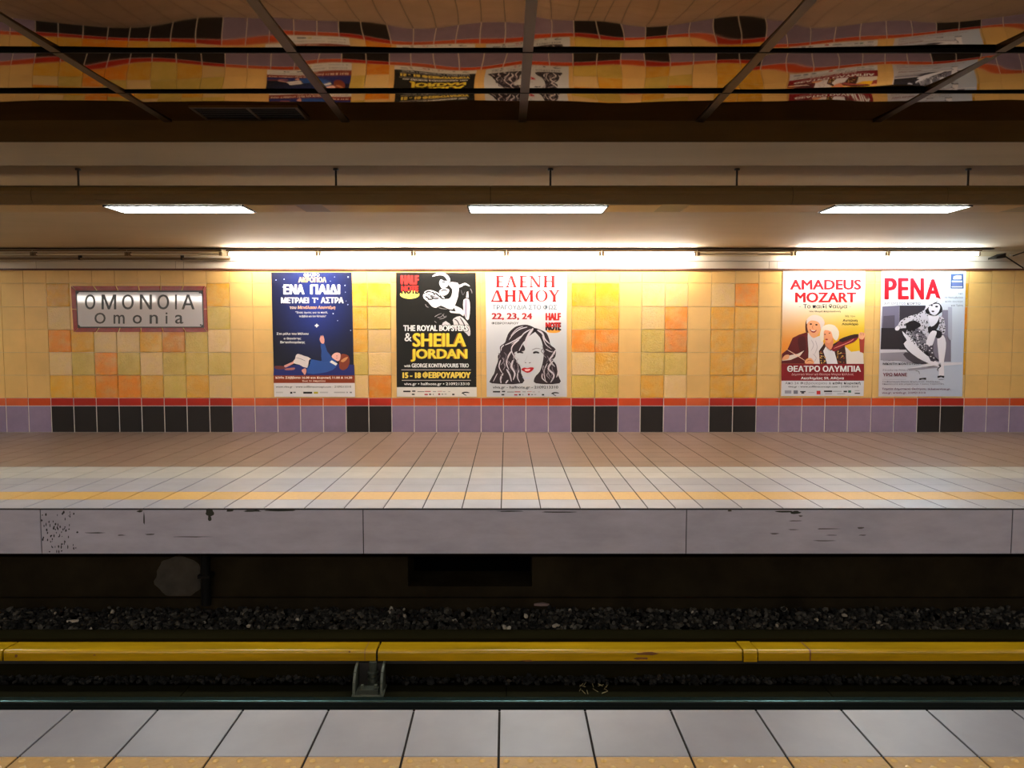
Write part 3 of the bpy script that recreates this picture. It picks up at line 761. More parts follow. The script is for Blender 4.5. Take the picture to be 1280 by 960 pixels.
m_.idx(vs + [Vector((v.x, YW - .019, v.z)) for v in vs], [tuple(range(n - 1, -1, -1))] + [(i, (i + 1) % n, n + (i + 1) % n, n + i) for i in range(n)], M_sign)
m_.build('enamel_plate', sg)
A = Art(Y0); A.frame(80, 345, 6.737)
for ch, a_, b_ in (('Ο', 176, 264), ('Μ', 316, 440), ('Ο', 488, 587), ('Ν', 638, 740), ('Ο', 786, 885), ('Ι', 935, 951), ('Α', 990, 1100)):
    A.text('lettering', ch, (a_, 156, b_, 281), (22, 18, 20), 1, 0.012, M_signb)
for ch, a_, b_, t_ in (('O', 256, 351, 309), ('m', 417, 511, 326), ('o', 578, 656, 328), ('n', 721, 791, 326), ('i', 855, 872, 306), ('a', 935, 1005, 326)):
    A.text('lettering', ch, (a_, t_, b_, 402), (22, 18, 20), 1, 0.012, M_signb)
A.finish(sg)
m_ = MB()
for p in ((113 / 6.737 + 80, 140 / 6.737 + 345), (1143 / 6.737 + 80, 140 / 6.737 + 345), (122 / 6.737 + 80, 418 / 6.737 + 345), (1152 / 6.737 + 80, 412 / 6.737 + 345)):
    q_ = at(p[0], p[1], Y0); m_.cyl(q_, q_ + Vector((0, -.006, 0)), .012, M_signb, 10)
m_.build('corner_screws', sg)

# ------------------------------------------------------------------ POSTERS
def poster(label, foot): return thing('wall_poster', label, 'poster', at(foot[0], foot[1], YP), 'posters on the tiled wall')
WH = (236, 236, 236)
def logos(A, y0, y1, spec, part='logo_strip', l=2):
    for x0, x1, c_ in spec: A.rect(part, x0, y0, x1, y1, c_, l)

# --- blue theatre poster
r1 = poster('dark blue theatre poster with a child lying down pointing at a star', (393, 496))
A = Art(YP)
def f1(u, v):
    c_ = mixc((34, 54, 140), (15, 16, 38), ((u - .55) ** 2 * 2.6 + (v - .28) ** 2 * 2.2) ** .5)
    return mixc(c_, (18, 21, 34), (v - .45) * 2)
A.paper([(339, 340.6), (439.6, 340.6), (443, 496), (343, 496)], f1)
A.frame(330, 335, 10.667)
A.text('lettering', 'ΘΕΑΤΡΟ', (530, 72, 738, 112), WH, 5, .02)
A.text('lettering', 'ΑΚΡΟΠΟΛ', (458, 122, 832, 192), (255, 196, 130), 5, .035)
for s_, b_ in (('ΕΝΑ', (258, 220, 540, 352)), ('ΠΑΙΔΙ', (615, 220, 1015, 352)), ('ΜΕΤΡΑΕΙ', (225, 392, 600, 470)), ("Τ'", (640, 395, 725, 465)), ('ΑΣΤΡΑ', (755, 390, 1062, 470))):
    A.text('title_lettering', s_, b_, WH, 6, .045)
A.text('lettering', 'του', (340, 514, 430, 546), (255, 225, 200), 5, .02)
A.text('lettering', 'Μενέλαου Λουντέμη', (445, 502, 945, 556), (255, 190, 150), 5, .02, slant=10)
A.text('lettering', '"Ένας ύμνος για το παιδί,', (420, 578, 850, 612), WH, 5, .01)
A.text('lettering', 'το βιβλίο και τον δάσκαλο"', (468, 628, 828, 662), WH, 5, .01)
for (x, y, k) in [(160, 160, 7), (268, 150, 6), (1122, 120, 9), (1080, 232, 8), (940, 120, 5), (885, 175, 5), (1085, 322, 5), (1118, 488, 8), (922, 608, 9), (982, 702, 7), (1156, 832, 7), (1095, 440, 5), (250, 255, 6)]:
    A.parts.append(('star', MB())); A.mb['_s'] = A.parts[-1][1]; A.ell('_s', x, y, k, k, (190, 205, 240), 2, 8)
A.mb.pop('_s')
A.parts.append(('bright_star', MB())); A.mb['_s'] = A.parts[-1][1]; A.poly('_s', [(672, 768), (695, 752), (703, 740), (712, 752), (734, 768), (712, 782), (703, 798), (694, 782)], WH, 3, 0); A.mb.pop('_s')
A.frame(335, 410, 10.667)
A.text('lettering', 'Στο ρόλο του Μέλιου', (115, 60, 540, 98), WH, 5, .02)
A.text('lettering', 'ο Θανάσης', (210, 125, 440, 160), WH, 5, .02)
A.text('lettering', 'Βισκαδουράκης', (165, 172, 492, 212), WH, 5, .02)
A.poly('picture', [(80, 520), (600, 470), (1150, 490), (1154, 634), (72, 634)], (34, 42, 112), 1, 0)
SK = (226, 160, 148)
A.poly('picture', [(355, 418), (330, 450), (215, 500), (212, 526), (245, 524), (350, 470)], SK, 2, 0)
A.poly('picture', [(230, 542), (350, 528), (345, 556), (240, 562)], (178, 108, 104), 2)
A.poly('picture', [(85, 510), (150, 505), (215, 512), (222, 545), (110, 548)], (110, 54, 54), 3)
A.poly('picture', [(370, 372), (400, 345), (480, 372), (572, 412), (522, 532), (420, 490), (338, 466), (362, 410)], (226, 216, 214), 4, 1)
A.stroke('picture', [(370, 395), (430, 410), (500, 440)], 6, 6, (120, 110, 120), 5)
A.poly('picture', [(560, 415), (700, 440), (790, 410), (862, 398), (925, 480), (860, 560), (700, 604), (520, 604), (540, 480)], (44, 84, 160), 4, 1)
A.poly('picture', [(700, 215), (752, 205), (788, 310), (842, 380), (800, 440), (715, 440), (712, 300)], (40, 78, 150), 5, 1)
A.poly('picture', [(688, 152), (708, 98), (722, 120), (730, 92), (752, 150), (746, 205), (712, 202)], SK, 6, 1)
A.poly('picture', [(950, 440), (960, 370), (1000, 345), (1070, 370), (1088, 450), (1060, 530), (1000, 562), (952, 530)], (128, 56, 36), 4)
A.poly('picture', [(970, 440), (1010, 405), (1066, 385), (1040, 430), (1000, 455)], (206, 140, 90), 5)
A.poly('picture', [(848, 382), (880, 340), (925, 328), (965, 345), (962, 410), (935, 442), (888, 420)], (240, 186, 176), 6)
A.poly('picture', [(822, 455), (850, 430), (925, 475), (905, 502)], WH, 7, 0)
A.ell('picture', 918, 372, 8, 5, (60, 30, 30), 8, 8); A.stroke('picture', [(905, 405), (930, 400)], 6, 6, (180, 60, 70), 8)
A.poly('picture', [(448, 562), (500, 538), (512, 580), (492, 625), (470, 602)], SK, 6)
A.rect('footer', 76, 632, 1156, 734, (140, 52, 18), 3)
A.text('lettering', 'Κάθε Σάββατο 16.00 και Κυριακή 11.00 & 14.30', (100, 645, 1122, 684), (255, 236, 220), 5, .025)
A.text('lettering', 'Έως 21 Απριλίου', (455, 694, 765, 722), (255, 226, 205), 5, .02)
A.poly('footer', [(77, 734), (1157, 734), (1162, 917), (84, 917)], (222, 220, 222), 3, 0)
A.text('lettering', 'www.viva.gr - www.solfilmsconcept.com - 2109213310', (105, 770, 1108, 804), (60, 60, 66), 5, .01)
for x0, x1, c_ in ((470, 590, (20, 20, 22)), (610, 668, (186, 170, 30)), (296, 325, (24, 24, 26)), (335, 370, (110, 110, 114)), (105, 200, (196, 194, 196)), (690, 800, (186, 186, 190)), (880, 1030, (176, 176, 180)), (1045, 1065, (150, 150, 154)), (1090, 1118, (120, 120, 124))):
    A.rect('footer', x0, 850, x1, 876 if c_[0] < 100 or c_[2] < 50 else 868, c_, 5)
A.finish(r1)

# --- black concert poster
r2 = poster('black concert poster with bold yellow lettering and a white drawn musician', (546, 496))
A = Art(YP)
A.paper([(495, 340.9), (594.8, 340.9), (595.6, 496), (496, 496)], lambda u, v: (17, 16, 14))
A.frame(490, 335, 11.29)
RD = (236, 44, 40)
A.text('lettering', 'HALF', (122, 102, 378, 232), RD, 5, .05)
A.ell('lettering', 250, 374, 138, 60, (246, 236, 104), 4, 24)
A.text('lettering', 'NOTE', (128, 248, 376, 366), (24, 18, 14), 5, .04)
A.text('lettering', 'NOTE', (130, 248, 374, 330), RD, 6, .05)
A.stroke('lettering', [(255, 392), (335, 386)], 6, 6, (120, 110, 30), 5)
PW = (222, 217, 221); GK = (18, 17, 15)
A.stroke('picture', [(572, 118), (640, 88), (725, 88), (780, 130), (812, 188)], 26, 52, PW, 2)
A.poly('picture', [(668, 205), (690, 160), (730, 182), (800, 185), (792, 240), (762, 272), (705, 284), (675, 240)], PW, 2)
A.poly('picture', [(665, 330), (715, 290), (800, 298), (796, 350), (745, 388), (690, 372)], PW, 2)
A.poly('picture', [(800, 205), (900, 205), (942, 240), (935, 380), (920, 440), (890, 525), (856, 585), (780, 572), (690, 530), (622, 562), (560, 540), (510, 480), (445, 425), (445, 365), (490, 372), (570, 402), (690, 432), (800, 436), (842, 380), (850, 300), (805, 245)], PW, 2, 1)
A.poly('picture', [(452, 345), (500, 315), (580, 318), (690, 372), (745, 430), (660, 420), (580, 390), (500, 368)], PW, 3, 1)
for pts in ([(470, 350), (520, 330), (560, 345)], [(560, 335), (600, 365), (590, 385)], [(610, 350), (650, 385), (700, 425)], [(540, 400), (600, 430), (660, 430)], [(470, 400), (520, 430)], [(680, 385), (700, 425), (740, 440)], [(500, 440), (560, 440), (590, 420)]):
    A.stroke('picture', pts, 24, 15, GK, 4)
A.stroke('picture', [(700, 205), (730, 198), (760, 208)], 20, 14, GK, 4); A.stroke('picture', [(690, 320), (740, 312), (785, 322)], 20, 14, GK, 4)
A.stroke('picture', [(700, 255), (740, 262)], 7, 6, (120, 116, 118), 4)
A.stroke('picture', [(905, 245), (960, 255), (1030, 225), (1098, 258)], 46, 16, PW, 3)
A.stroke('picture', [(1000, 245), (1045, 262), (1060, 250)], 10, 6, GK, 4)
A.stroke('picture', [(975, 310), (1000, 380), (1030, 330)], 14, 8, (90, 86, 92), 3)
A.poly('picture', [(1045, 420), (1055, 340), (1075, 330), (1082, 420)], PW, 3, 0)
A.poly('picture', [(1008, 450), (1084, 440), (1102, 560), (1085, 722), (1042, 716), (1010, 600)], PW, 3, 1)
A.poly('picture', [(1030, 455), (1058, 450), (1056, 600), (1048, 712), (1030, 640)], (150, 144, 166), 4, 1)
A.poly('picture', [(862, 530), (940, 552), (1012, 605), (1008, 680), (960, 645), (830, 632), (818, 600), (900, 612)], PW, 3, 1)
A.stroke('picture', [(660, 560), (720, 575), (780, 580)], 12, 5, (150, 146, 148), 3)
A.poly('picture', [(704, 805), (760, 748), (822, 790), (870, 712), (960, 680), (1040, 745), (1095, 830), (1106, 930), (1080, 960), (1010, 890), (850, 850)], (214, 208, 212), 2, 1)
A.poly('picture', [(800, 760), (850, 730), (870, 800), (840, 810)], GK, 3)
for pts in ([(600, 690), (650, 660), (700, 640)], [(640, 700), (690, 690), (740, 640)], [(670, 720), (720, 710), (775, 685)], [(710, 650), (740, 690), (770, 670)], [(600, 750), (630, 775)], [(470, 510), (490, 545), (520, 555)], [(1105, 290), (1125, 330), (1128, 360)]):
    A.stroke('picture', pts, 14, 6, (140, 136, 140), 3)
for pts in ([(880, 720), (930, 760), (980, 900)], [(960, 700), (1020, 800), (1040, 900)], [(900, 800), (950, 850), (1000, 830)]): A.stroke('picture', pts, 18, 12, (60, 56, 60), 3)
A.frame(490, 400, 9.6)
YL_ = (236, 214, 62)
A.text('lettering', 'THE ROYAL BOPSTERS', (127, 56, 920, 139), (14, 12, 12), 7, .06); A.text('lettering', 'THE ROYAL BOPSTERS', (135, 62, 912, 133), WH, 8, .035)
A.text('lettering', '&', (150, 156, 236, 256), WH, 8, .01)
for s_, b_ in (('SHEILA', (248, 156, 890, 322)), ('JORDAN', (226, 346, 906, 500))):
    A.text('title_lettering', s_, (b_[0] - 7, b_[1] + 3, b_[2] - 7, b_[3] + 3), (166, 106, 22), 6, .05); A.text('title_lettering', s_, b_, YL_, 8, .03)
A.text('lettering', 'with', (145, 535, 222, 566), WH, 8, .03); A.text('lettering', 'GEORGE KONTRAFOURIS TRIO', (235, 522, 922, 570), WH, 8, .03)
A.rect('lettering', 112, 594, 946, 602, (190, 180, 176), 7); A.rect('lettering', 118, 720, 946, 728, (190, 180, 176), 7)
A.text('lettering', '15 - 18 ΦΕΒΡΟΥΑΡΙΟΥ', (125, 622, 946, 700), (244, 214, 90), 8, .05)
A.text('lettering', 'viva.gr • halfnote.gr • 2109213310', (145, 750, 932, 792), WH, 8, .015)
A.poly('footer', [(57, 806), (1016, 806), (1018, 921), (58, 921)], (226, 222, 216), 2, 0)
def strip_logos(A, ox=0, oy=0):
    for x0, y0, x1, y1, c_ in ((135, 848, 222, 866, (24, 22, 24)), (242, 846, 282, 862, (60, 60, 62)), (238, 884, 272, 900, (40, 40, 42)), (305, 856, 390, 864, (90, 88, 90)), (395, 852, 465, 864, (180, 90, 92)),
                               (490, 854, 530, 862, (130, 130, 132)), (545, 852, 600, 860, (190, 130, 130)), (610, 856, 640, 862, (140, 140, 140)), (675, 856, 700, 862, (150, 150, 150)), (390, 886, 430, 902, (170, 50, 60)),
                               (445, 884, 470, 900, (50, 40, 40)), (490, 884, 500, 900, (120, 118, 118)), (555, 880, 578, 900, (150, 40, 50)), (595, 886, 615, 896, (70, 70, 72)), (630, 886, 655, 894, (120, 120, 122)), (722, 884, 750, 902, (30, 28, 30))):
        A.rect('footer', x0 + ox, y0 + oy, x1 + ox, y1 + oy, c_, 4)
    A.stroke('footer', [(835 + ox, 880 + oy), (880 + ox, 868 + oy), (930 + ox, 874 + oy)], 18, 12, (40, 38, 40), 4); A.stroke('footer', [(850 + ox, 880 + oy), (870 + ox, 895 + oy), (895 + ox, 906 + oy)], 10, 8, (40, 38, 40), 4)
strip_logos(A); A.finish(r2)

# --- white portrait poster
r3 = poster('white concert poster with a dark-haired red-lipped portrait and red serif title', (658, 496))
A = Art(YP)
A.paper([(607, 340.3), (708.4, 340.3), (708.6, 496), (608.4, 496)], lambda u, v: mixc((228, 228, 230), (200, 203, 210), (v - .15) * 2.2))  # greys downward: printed gradient plus lamp falloff put into the paper colour
A.frame(605, 335, 11.29)
SR = (178, 24, 22)
def seg(x0, y0, x1, y1, wd): # a letter stem, slanted stems allowed, cut level at both ends
    A.poly('title_lettering', [(x0 - wd / 2 - 4.5, y0), (x0 + wd / 2 + 4.5, y0), (x1 + wd / 2 + 4.5, y1), (x1 - wd / 2 - 4.5, y1)], SR, 6, 0)
def bar(x0, x1, y, h=9): A.rect('title_lettering', x0, y - 4, x1, y + h + 4, SR, 6)
def serifE(x0, x1, t_, b_):
    seg(x0 + 25, t_, x0 + 25, b_, 30); bar(x0, x1, t_); bar(x0, x1, b_ - 9); bar(x0 + 25, x1 - 15, (t_ + b_) / 2 - 4)
    for y0, y1 in ((t_, t_ + 30), (b_, b_ - 30)): A.poly('title_lettering', [(x1 - 12, y0), (x1, y0), (x1, y1)], SR, 6, 0)
def serif(x, y, wd=46): bar(x - wd / 2, x + wd / 2, y)
t_, b_ = 112, 272
serifE(170, 276, t_, b_)
seg(378, t_, 330, b_, 9); seg(385, t_, 440, b_, 30); serif(330, b_ - 9); serif(438, b_ - 9)
serifE(505, 608, t_, b_)
seg(666, t_, 666, b_, 9); seg(782, t_, 782, b_, 9); seg(668, t_, 778, b_, 30); serif(660, t_); serif(666, b_ - 9); serif(782, t_)
seg(868, t_, 868, b_, 30); seg(974, t_, 974, b_, 30); bar(868, 974, 186); serif(868, t_, 52); serif(868, b_ - 9, 52); serif(974, t_, 52); serif(974, b_ - 9, 52)
t_, b_ = 314, 474
seg(178, t_, 112, b_, 9); seg(184, t_, 244, b_, 32); bar(100, 262, b_ - 11, 11)
seg(318, t_, 318, b_, 30); seg(424, t_, 424, b_, 30); bar(318, 424, 388); serif(318, t_, 52); serif(318, b_ - 9, 52); serif(424, t_, 52); serif(424, b_ - 9, 52)
seg(510, t_, 504, b_, 9); seg(516, t_, 592, b_, 30); seg(668, t_, 592, b_, 9); seg(668, t_, 672, b_, 30); serif(504, b_ - 9); serif(672, b_ - 9, 52); serif(506, t_, 40); serif(674, t_, 44)
O1 = [(812 + 86 * math.cos(6.2832 * i / 28), 393 + 82 * math.sin(6.2832 * i / 28)) for i in range(28)]; O2 = [(812 + 54 * math.cos(6.2832 * i / 28), 393 + 74 * math.sin(6.2832 * i / 28)) for i in range(28)]
for i in range(28):
    j = (i + 1) % 28; A.poly('title_lettering', [O1[i], O1[j], O2[j], O2[i]], SR, 6, 0)
seg(940, t_, 992, 400, 30); seg(1046, t_, 996, 400, 10); seg(992, 398, 992, b_, 30); serif(940, t_, 50); serif(1046, t_, 40); serif(992, b_ - 9, 52)
A.text('lettering', 'ΤΡΑΓΟΥΔΙΑ ΣΤΟ ΦΩΣ', (120, 520, 1030, 586), (96, 114, 128), 6, .010)
A.text('lettering', '22, 23, 24', (108, 635, 680, 736), (176, 30, 36), 6, .035)
A.text('lettering', 'ΦΕΒΡΟΥΑΡΙΟΥ', (108, 762, 488, 796), (66, 66, 72), 6, .015)
A.text('lettering', 'HALF', (868, 634, 1086, 740), (196, 36, 32), 6, .045)
A.ell('lettering', 980, 890, 98, 28, (236, 160, 60), 5, 18)
A.text('lettering', 'NOTE', (866, 766, 1090, 884), (50, 18, 18), 6, .05); A.text('lettering', 'NOTE', (868, 766, 1086, 838), (190, 34, 30), 7, .05)
A.frame(605, 400, 9.6)
HK = (44, 33, 40); HL = (206, 198, 208)
A.poly('picture', [(520, 58), (600, 90), (622, 132), (560, 180), (505, 230), (470, 285), (492, 335), (480, 372), (400, 378), (368, 400), (380, 470), (436, 560), (446, 640), (462, 760), (95, 760), (85, 705), (122, 640), (140, 570), (168, 490), (166, 430), (196, 385), (192, 320), (250, 272), (268, 222), (300, 150), (370, 85), (440, 62)], HK, 2, 2)
A.poly('picture', [(600, 95), (680, 118), (752, 160), (785, 240), (800, 300), (860, 352), (856, 440), (826, 480), (868, 540), (888, 660), (906, 760), (622, 760), (612, 685), (668, 620), (702, 520), (716, 400), (700, 285), (668, 205), (612, 140)], HK, 2, 2)
for pts, a_, b_ in [([(590, 100), (540, 170), (500, 260), (515, 330)], 34, 14), ([(560, 110), (480, 160), (420, 230), (330, 290)], 16, 8), ([(520, 85), (430, 110), (350, 170), (300, 240)], 14, 8), ([(470, 75), (390, 110), (320, 190)], 10, 6),
                  ([(450, 190), (380, 240), (300, 280), (250, 300)], 18, 8), ([(420, 240), (350, 300), (330, 370), (380, 470)], 16, 10), ([(330, 370), (290, 440), (270, 520), (300, 600)], 20, 12), ([(240, 300), (210, 330), (205, 370)], 14, 8),
                  ([(350, 480), (330, 560), (370, 640), (350, 720)], 26, 16), ([(270, 590), (310, 660), (330, 740)], 22, 12), ([(200, 480), (180, 560), (220, 640)], 14, 10), ([(150, 500), (110, 540), (95, 590)], 10, 6), ([(230, 640), (200, 700), (205, 760)], 20, 14),
                  ([(420, 590), (400, 680), (430, 750)], 16, 10), ([(290, 720), (270, 745), (260, 760)], 16, 16), ([(640, 120), (700, 160), (730, 230), (790, 290)], 26, 12), ([(700, 190), (740, 290), (810, 350)], 12, 6),
                  ([(860, 360), (820, 430), (790, 480), (850, 560)], 24, 14), ([(830, 490), (770, 580), (840, 660), (800, 750)], 26, 16), ([(760, 520), (720, 620), (740, 740)], 12, 10), ([(700, 640), (700, 700), (760, 750)], 14, 10), ([(880, 540), (890, 620), (870, 690)], 18, 12), ([(740, 350), (800, 380), (830, 380)], 12, 6),
                  ([(160, 640), (130, 700), (110, 740)], 10, 6), ([(480, 260), (440, 330), (420, 372)], 12, 8)]:
    A.stroke('picture', pts, a_, b_, HL, 3)
q = random.Random(33)
for k in range(34):
    left = k % 2 == 0
    x = q.uniform(150, 420) if left else q.uniform(690, 830); y = q.uniform(360, 660) if left else q.uniform(300, 640)
    A.stroke('picture', [(x, y), (x + q.uniform(-30, 30), y + 40), (x + q.uniform(-20, 40), y + 90)], q.uniform(7, 14), 4, q.choice([(118, 106, 116), (164, 154, 164), (92, 80, 90)]), 3)
A.stroke('picture', [(395, 392), (430, 384), (472, 396)], 26, 20, (32, 26, 32), 4); A.stroke('picture', [(588, 396), (625, 386), (664, 396)], 26, 20, (32, 26, 32), 4)
A.stroke('picture', [(575, 360), (630, 340), (685, 350)], 9, 6, (130, 122, 130), 4); A.stroke('picture', [(488, 508), (508, 514)], 10, 8, (90, 84, 90), 4); A.stroke('picture', [(538, 516), (562, 510)], 10, 8, (90, 84, 90), 4)
A.stroke('picture', [(520, 430), (500, 480), (480, 500)], 5, 4, (182, 180, 190), 4)
A.poly('picture', [(446, 592), (482, 570), (520, 578), (552, 568), (600, 574), (572, 616), (522, 634), (480, 618)], (186, 22, 34), 4, 1)
A.poly('picture', [(486, 592), (520, 590), (556, 588), (540, 610), (500, 612)], (240, 190, 190), 5, 1)
A.stroke('picture', [(460, 690), (520, 700), (560, 690)], 10, 6, (190, 196, 226), 3)
A.text('lettering', 'viva.gr - halfnote.gr - 2109213310', (105, 790, 890, 832), (50, 50, 56), 6, .015)
strip_logos(A, -28, 4)
A.finish(r3)

# --- red and gold theatre poster
r4 = poster('white and gold theatre poster with red title and two wigged musicians', (1028, 495))
A = Art(YP)
def f4(u, v):
    low = mixc((232, 146, 52), (240, 192, 16), (u - .15) * 1.3)
    return mixc((230, 230, 230), low, (v - .18 - .06 * (1 - u)) * 2.9)
A.paper([(978.9, 338.6), (1081.6, 338.6), (1079.2, 495), (976.2, 495)], f4)
A.frame(970, 335, 10.667)
A.text('lettering', 'Ο μικρός', (490, 62, 838, 128), (150, 150, 154), 6, -.006, slant=14)
A.text('title_lettering', 'AMADEUS', (186, 154, 1136, 290), (178, 14, 28), 6, .034); A.text('title_lettering', 'MOZART', (254, 324, 1072, 460), (178, 14, 28), 6, .034)
A.text('lettering', 'Το παιδί θαύμα', (365, 480, 950, 550), (44, 44, 48), 6, .012)
A.rect('lettering', 308, 514, 330, 520, (140, 130, 120), 6); A.rect('lettering', 978, 514, 998, 520, (160, 140, 100), 6)
A.text('lettering', 'του Θωμά Καραγιάννη', (440, 566, 860, 594), (60, 46, 40), 6, .02)
A.text('lettering', 'Με τον', (925, 628, 1056, 656), (80, 66, 30), 6, 0)
A.text('lettering', 'Αντώνη', (890, 682, 1086, 722), (30, 22, 14), 6, .025); A.text('lettering', 'Λουδάρο', (878, 732, 1096, 770), (30, 22, 14), 6, .025)
A.frame(970, 395, 9.142)
DR = (94, 20, 24); WG = (226, 208, 200); SK = (238, 168, 120)
A.poly('picture', [(62, 545), (68, 432), (130, 384), (190, 250), (262, 214), (352, 184), (380, 225), (376, 400), (382, 470), (336, 500), (345, 545)], DR, 2, 0)
A.poly('picture', [(250, 260), (330, 240), (340, 400), (280, 420)], (74, 14, 20), 3)
A.poly('picture', [(375, 190), (440, 250), (500, 225), (544, 310), (505, 420), (505, 548), (382, 548), (372, 400), (362, 240)], (226, 216, 218), 3, 1)
for pts in ([(400, 270), (430, 330), (400, 400)], [(450, 280), (470, 360), (440, 440)], [(420, 430), (460, 480), (430, 530)]): A.stroke('picture', pts, 8, 6, (186, 174, 180), 4)
A.poly('picture', [(340, 180), (336, 90), (356, 40), (392, 90), (380, 180)], (88, 40, 28), 3)
A.poly('picture', [(356, 90), (390, 48), (480, 58), (512, 112), (502, 172), (466, 232), (428, 252), (386, 216), (362, 160)], SK, 4, 1)
A.poly('picture', [(350, 92), (352, 40), (392, 0), (450, -14), (526, 16), (556, 74), (540, 120), (515, 165), (505, 100), (470, 62), (405, 50), (370, 70)], WG, 5, 1)
A.ell('picture', 398, 92, 14, 9, (60, 26, 18), 6, 10); A.ell('picture', 462, 100, 14, 9, (60, 26, 18), 6, 10)
A.poly('picture', [(385, 150), (420, 168), (465, 160), (440, 190), (405, 182)], (150, 44, 36), 6); A.stroke('picture', [(400, 160), (425, 170), (450, 166)], 8, 6, WH, 7)
A.stroke('picture', [(425, 100), (415, 135), (430, 140)], 6, 5, (200, 116, 78), 6)
A.poly('picture', [(490, 400), (555, 310), (640, 330), (720, 280), (786, 330), (800, 430), (806, 548), (500, 548)], (58, 30, 22), 4, 0)
A.poly('picture', [(540, 400), (572, 340), (622, 396), (662, 384), (706, 548), (584, 548)], (226, 222, 230), 5, 0)
q = random.Random(4)
for i in range(34):
    x, y = (q.uniform(505, 560), q.uniform(400, 540)) if i % 2 else (q.uniform(680, 785), q.uniform(400, 540))
    A.ell('picture', x, y, q.uniform(5, 12), q.uniform(4, 9), q.choice([(222, 166, 70), (240, 206, 130), (150, 60, 40)]), 6, 7)
A.poly('picture', [(568, 280), (650, 250), (650, 340), (612, 394), (562, 335)], (226, 140, 100), 5, 1)
A.poly('picture', [(510, 170), (538, 118), (600, 95), (672, 110), (718, 175), (712, 250), (684, 280), (648, 240), (630, 180), (560, 160), (545, 200), (545, 270), (520, 296), (500, 240)], (238, 226, 208), 7, 1)
A.poly('picture', [(545, 185), (590, 152), (642, 190), (650, 240), (622, 300), (582, 304), (550, 252)], (236, 160, 116), 6)
A.ell('picture', 560, 210, 10, 6, (60, 26, 18), 8, 8); A.ell('picture', 612, 196, 10, 6, (60, 26, 18), 8, 8); A.ell('picture', 578, 268, 16, 8, (176, 40, 40), 8, 10)
A.poly('picture', [(784, 345), (860, 410), (950, 398), (1000, 430), (1002, 548), (806, 548)], (228, 214, 206), 4, 0)
A.poly('picture', [(950, 250), (1014, 228), (1004, 424), (960, 412)], (166, 60, 44), 5, 0)
A.poly('picture', [(938, 222), (958, 190), (985, 186), (1018, 200), (1016, 232), (990, 268), (950, 256)], (238, 172, 130), 7)
for x in (965, 982, 998): A.stroke('picture', [(x, 190), (x + 4, 225)], 4, 3, (150, 60, 40), 8)
A.poly('picture', [(636, 365), (690, 322), (715, 290), (770, 262), (850, 225), (932, 210), (945, 240), (890, 300), (790, 336), (705, 392), (652, 404)], (126, 22, 34), 6, 1)
A.poly('picture', [(720, 270), (840, 222), (935, 206), (940, 240), (860, 262), (760, 300)], (52, 22, 20), 7, 1)
A.stroke('picture', [(660, 370), (760, 330), (850, 290), (890, 260)], 10, 8, (232, 130, 120), 8)
A.poly('picture', [(68, 512), (130, 455), (250, 432), (322, 394), (275, 455), (165, 502)], WG, 4, 0)
A.poly('picture', [(66, 505), (100, 450), (150, 445), (140, 490)], SK, 5); A.stroke('picture', [(126, 384), (230, 445), (334, 512)], 9, 7, (246, 196, 170), 6)
A.poly('picture', [(330, 515), (390, 478), (432, 520), (424, 548), (345, 548)], SK, 5); A.stroke('picture', [(350, 520), (385, 505), (420, 520)], 6, 4, (150, 50, 40), 6)
A.rect('footer', 62, 546, 1006, 740, (134, 14, 26), 9)
A.text('lettering', 'ΘΕΑΤΡΟ ΟΛΥΜΠΙΑ', (128, 568, 970, 638), WH, 11, .03)
A.text('lettering', 'Δημοτικό Μουσικό Θέατρο Μαρία Κάλλας', (178, 652, 886, 684), (236, 190, 190), 11, 0)
A.text('lettering', 'Ακαδημίας 59, Αθήνα', (285, 694, 776, 732), WH, 11, .025)
A.poly('footer', [(62, 740), (1006, 740), (1000, 914), (58, 914)], (214, 216, 226), 9, 0)
A.text('lettering', 'Από 24 Φεβρουαρίου &', (105, 752, 632, 788), (90, 90, 104), 11, 0); A.text('lettering', 'κάθε Κυριακή', (648, 752, 965, 788), (50, 50, 66), 11, .025)
A.text('lettering', 'viva.gr - www.solfilmsconcept.com - 2109213310', (138, 796, 942, 824), (56, 56, 72), 11, .015)
for x0, y0, x1, y1, c_ in ((100, 850, 175, 886, (150, 150, 170)), (200, 850, 250, 890, (120, 120, 136)), (276, 858, 338, 872, (40, 40, 52)), (290, 872, 322, 888, (80, 80, 92)), (370, 870, 440, 878, (176, 176, 190)), (464, 854, 508, 896, (190, 40, 44)),
                           (548, 852, 642, 870, (26, 26, 30)), (650, 856, 750, 866, (160, 160, 170)), (772, 854, 812, 872, (50, 50, 60)), (824, 850, 858, 876, (40, 110, 90)), (560, 884, 640, 892, (150, 150, 160)), (700, 884, 790, 892, (160, 160, 170)), (900, 878, 960, 890, (30, 30, 40)), (900, 850, 955, 856, (150, 150, 160))):
    A.rect('footer', x0, y0, x1, y1, c_, 11)
A.finish(r4)

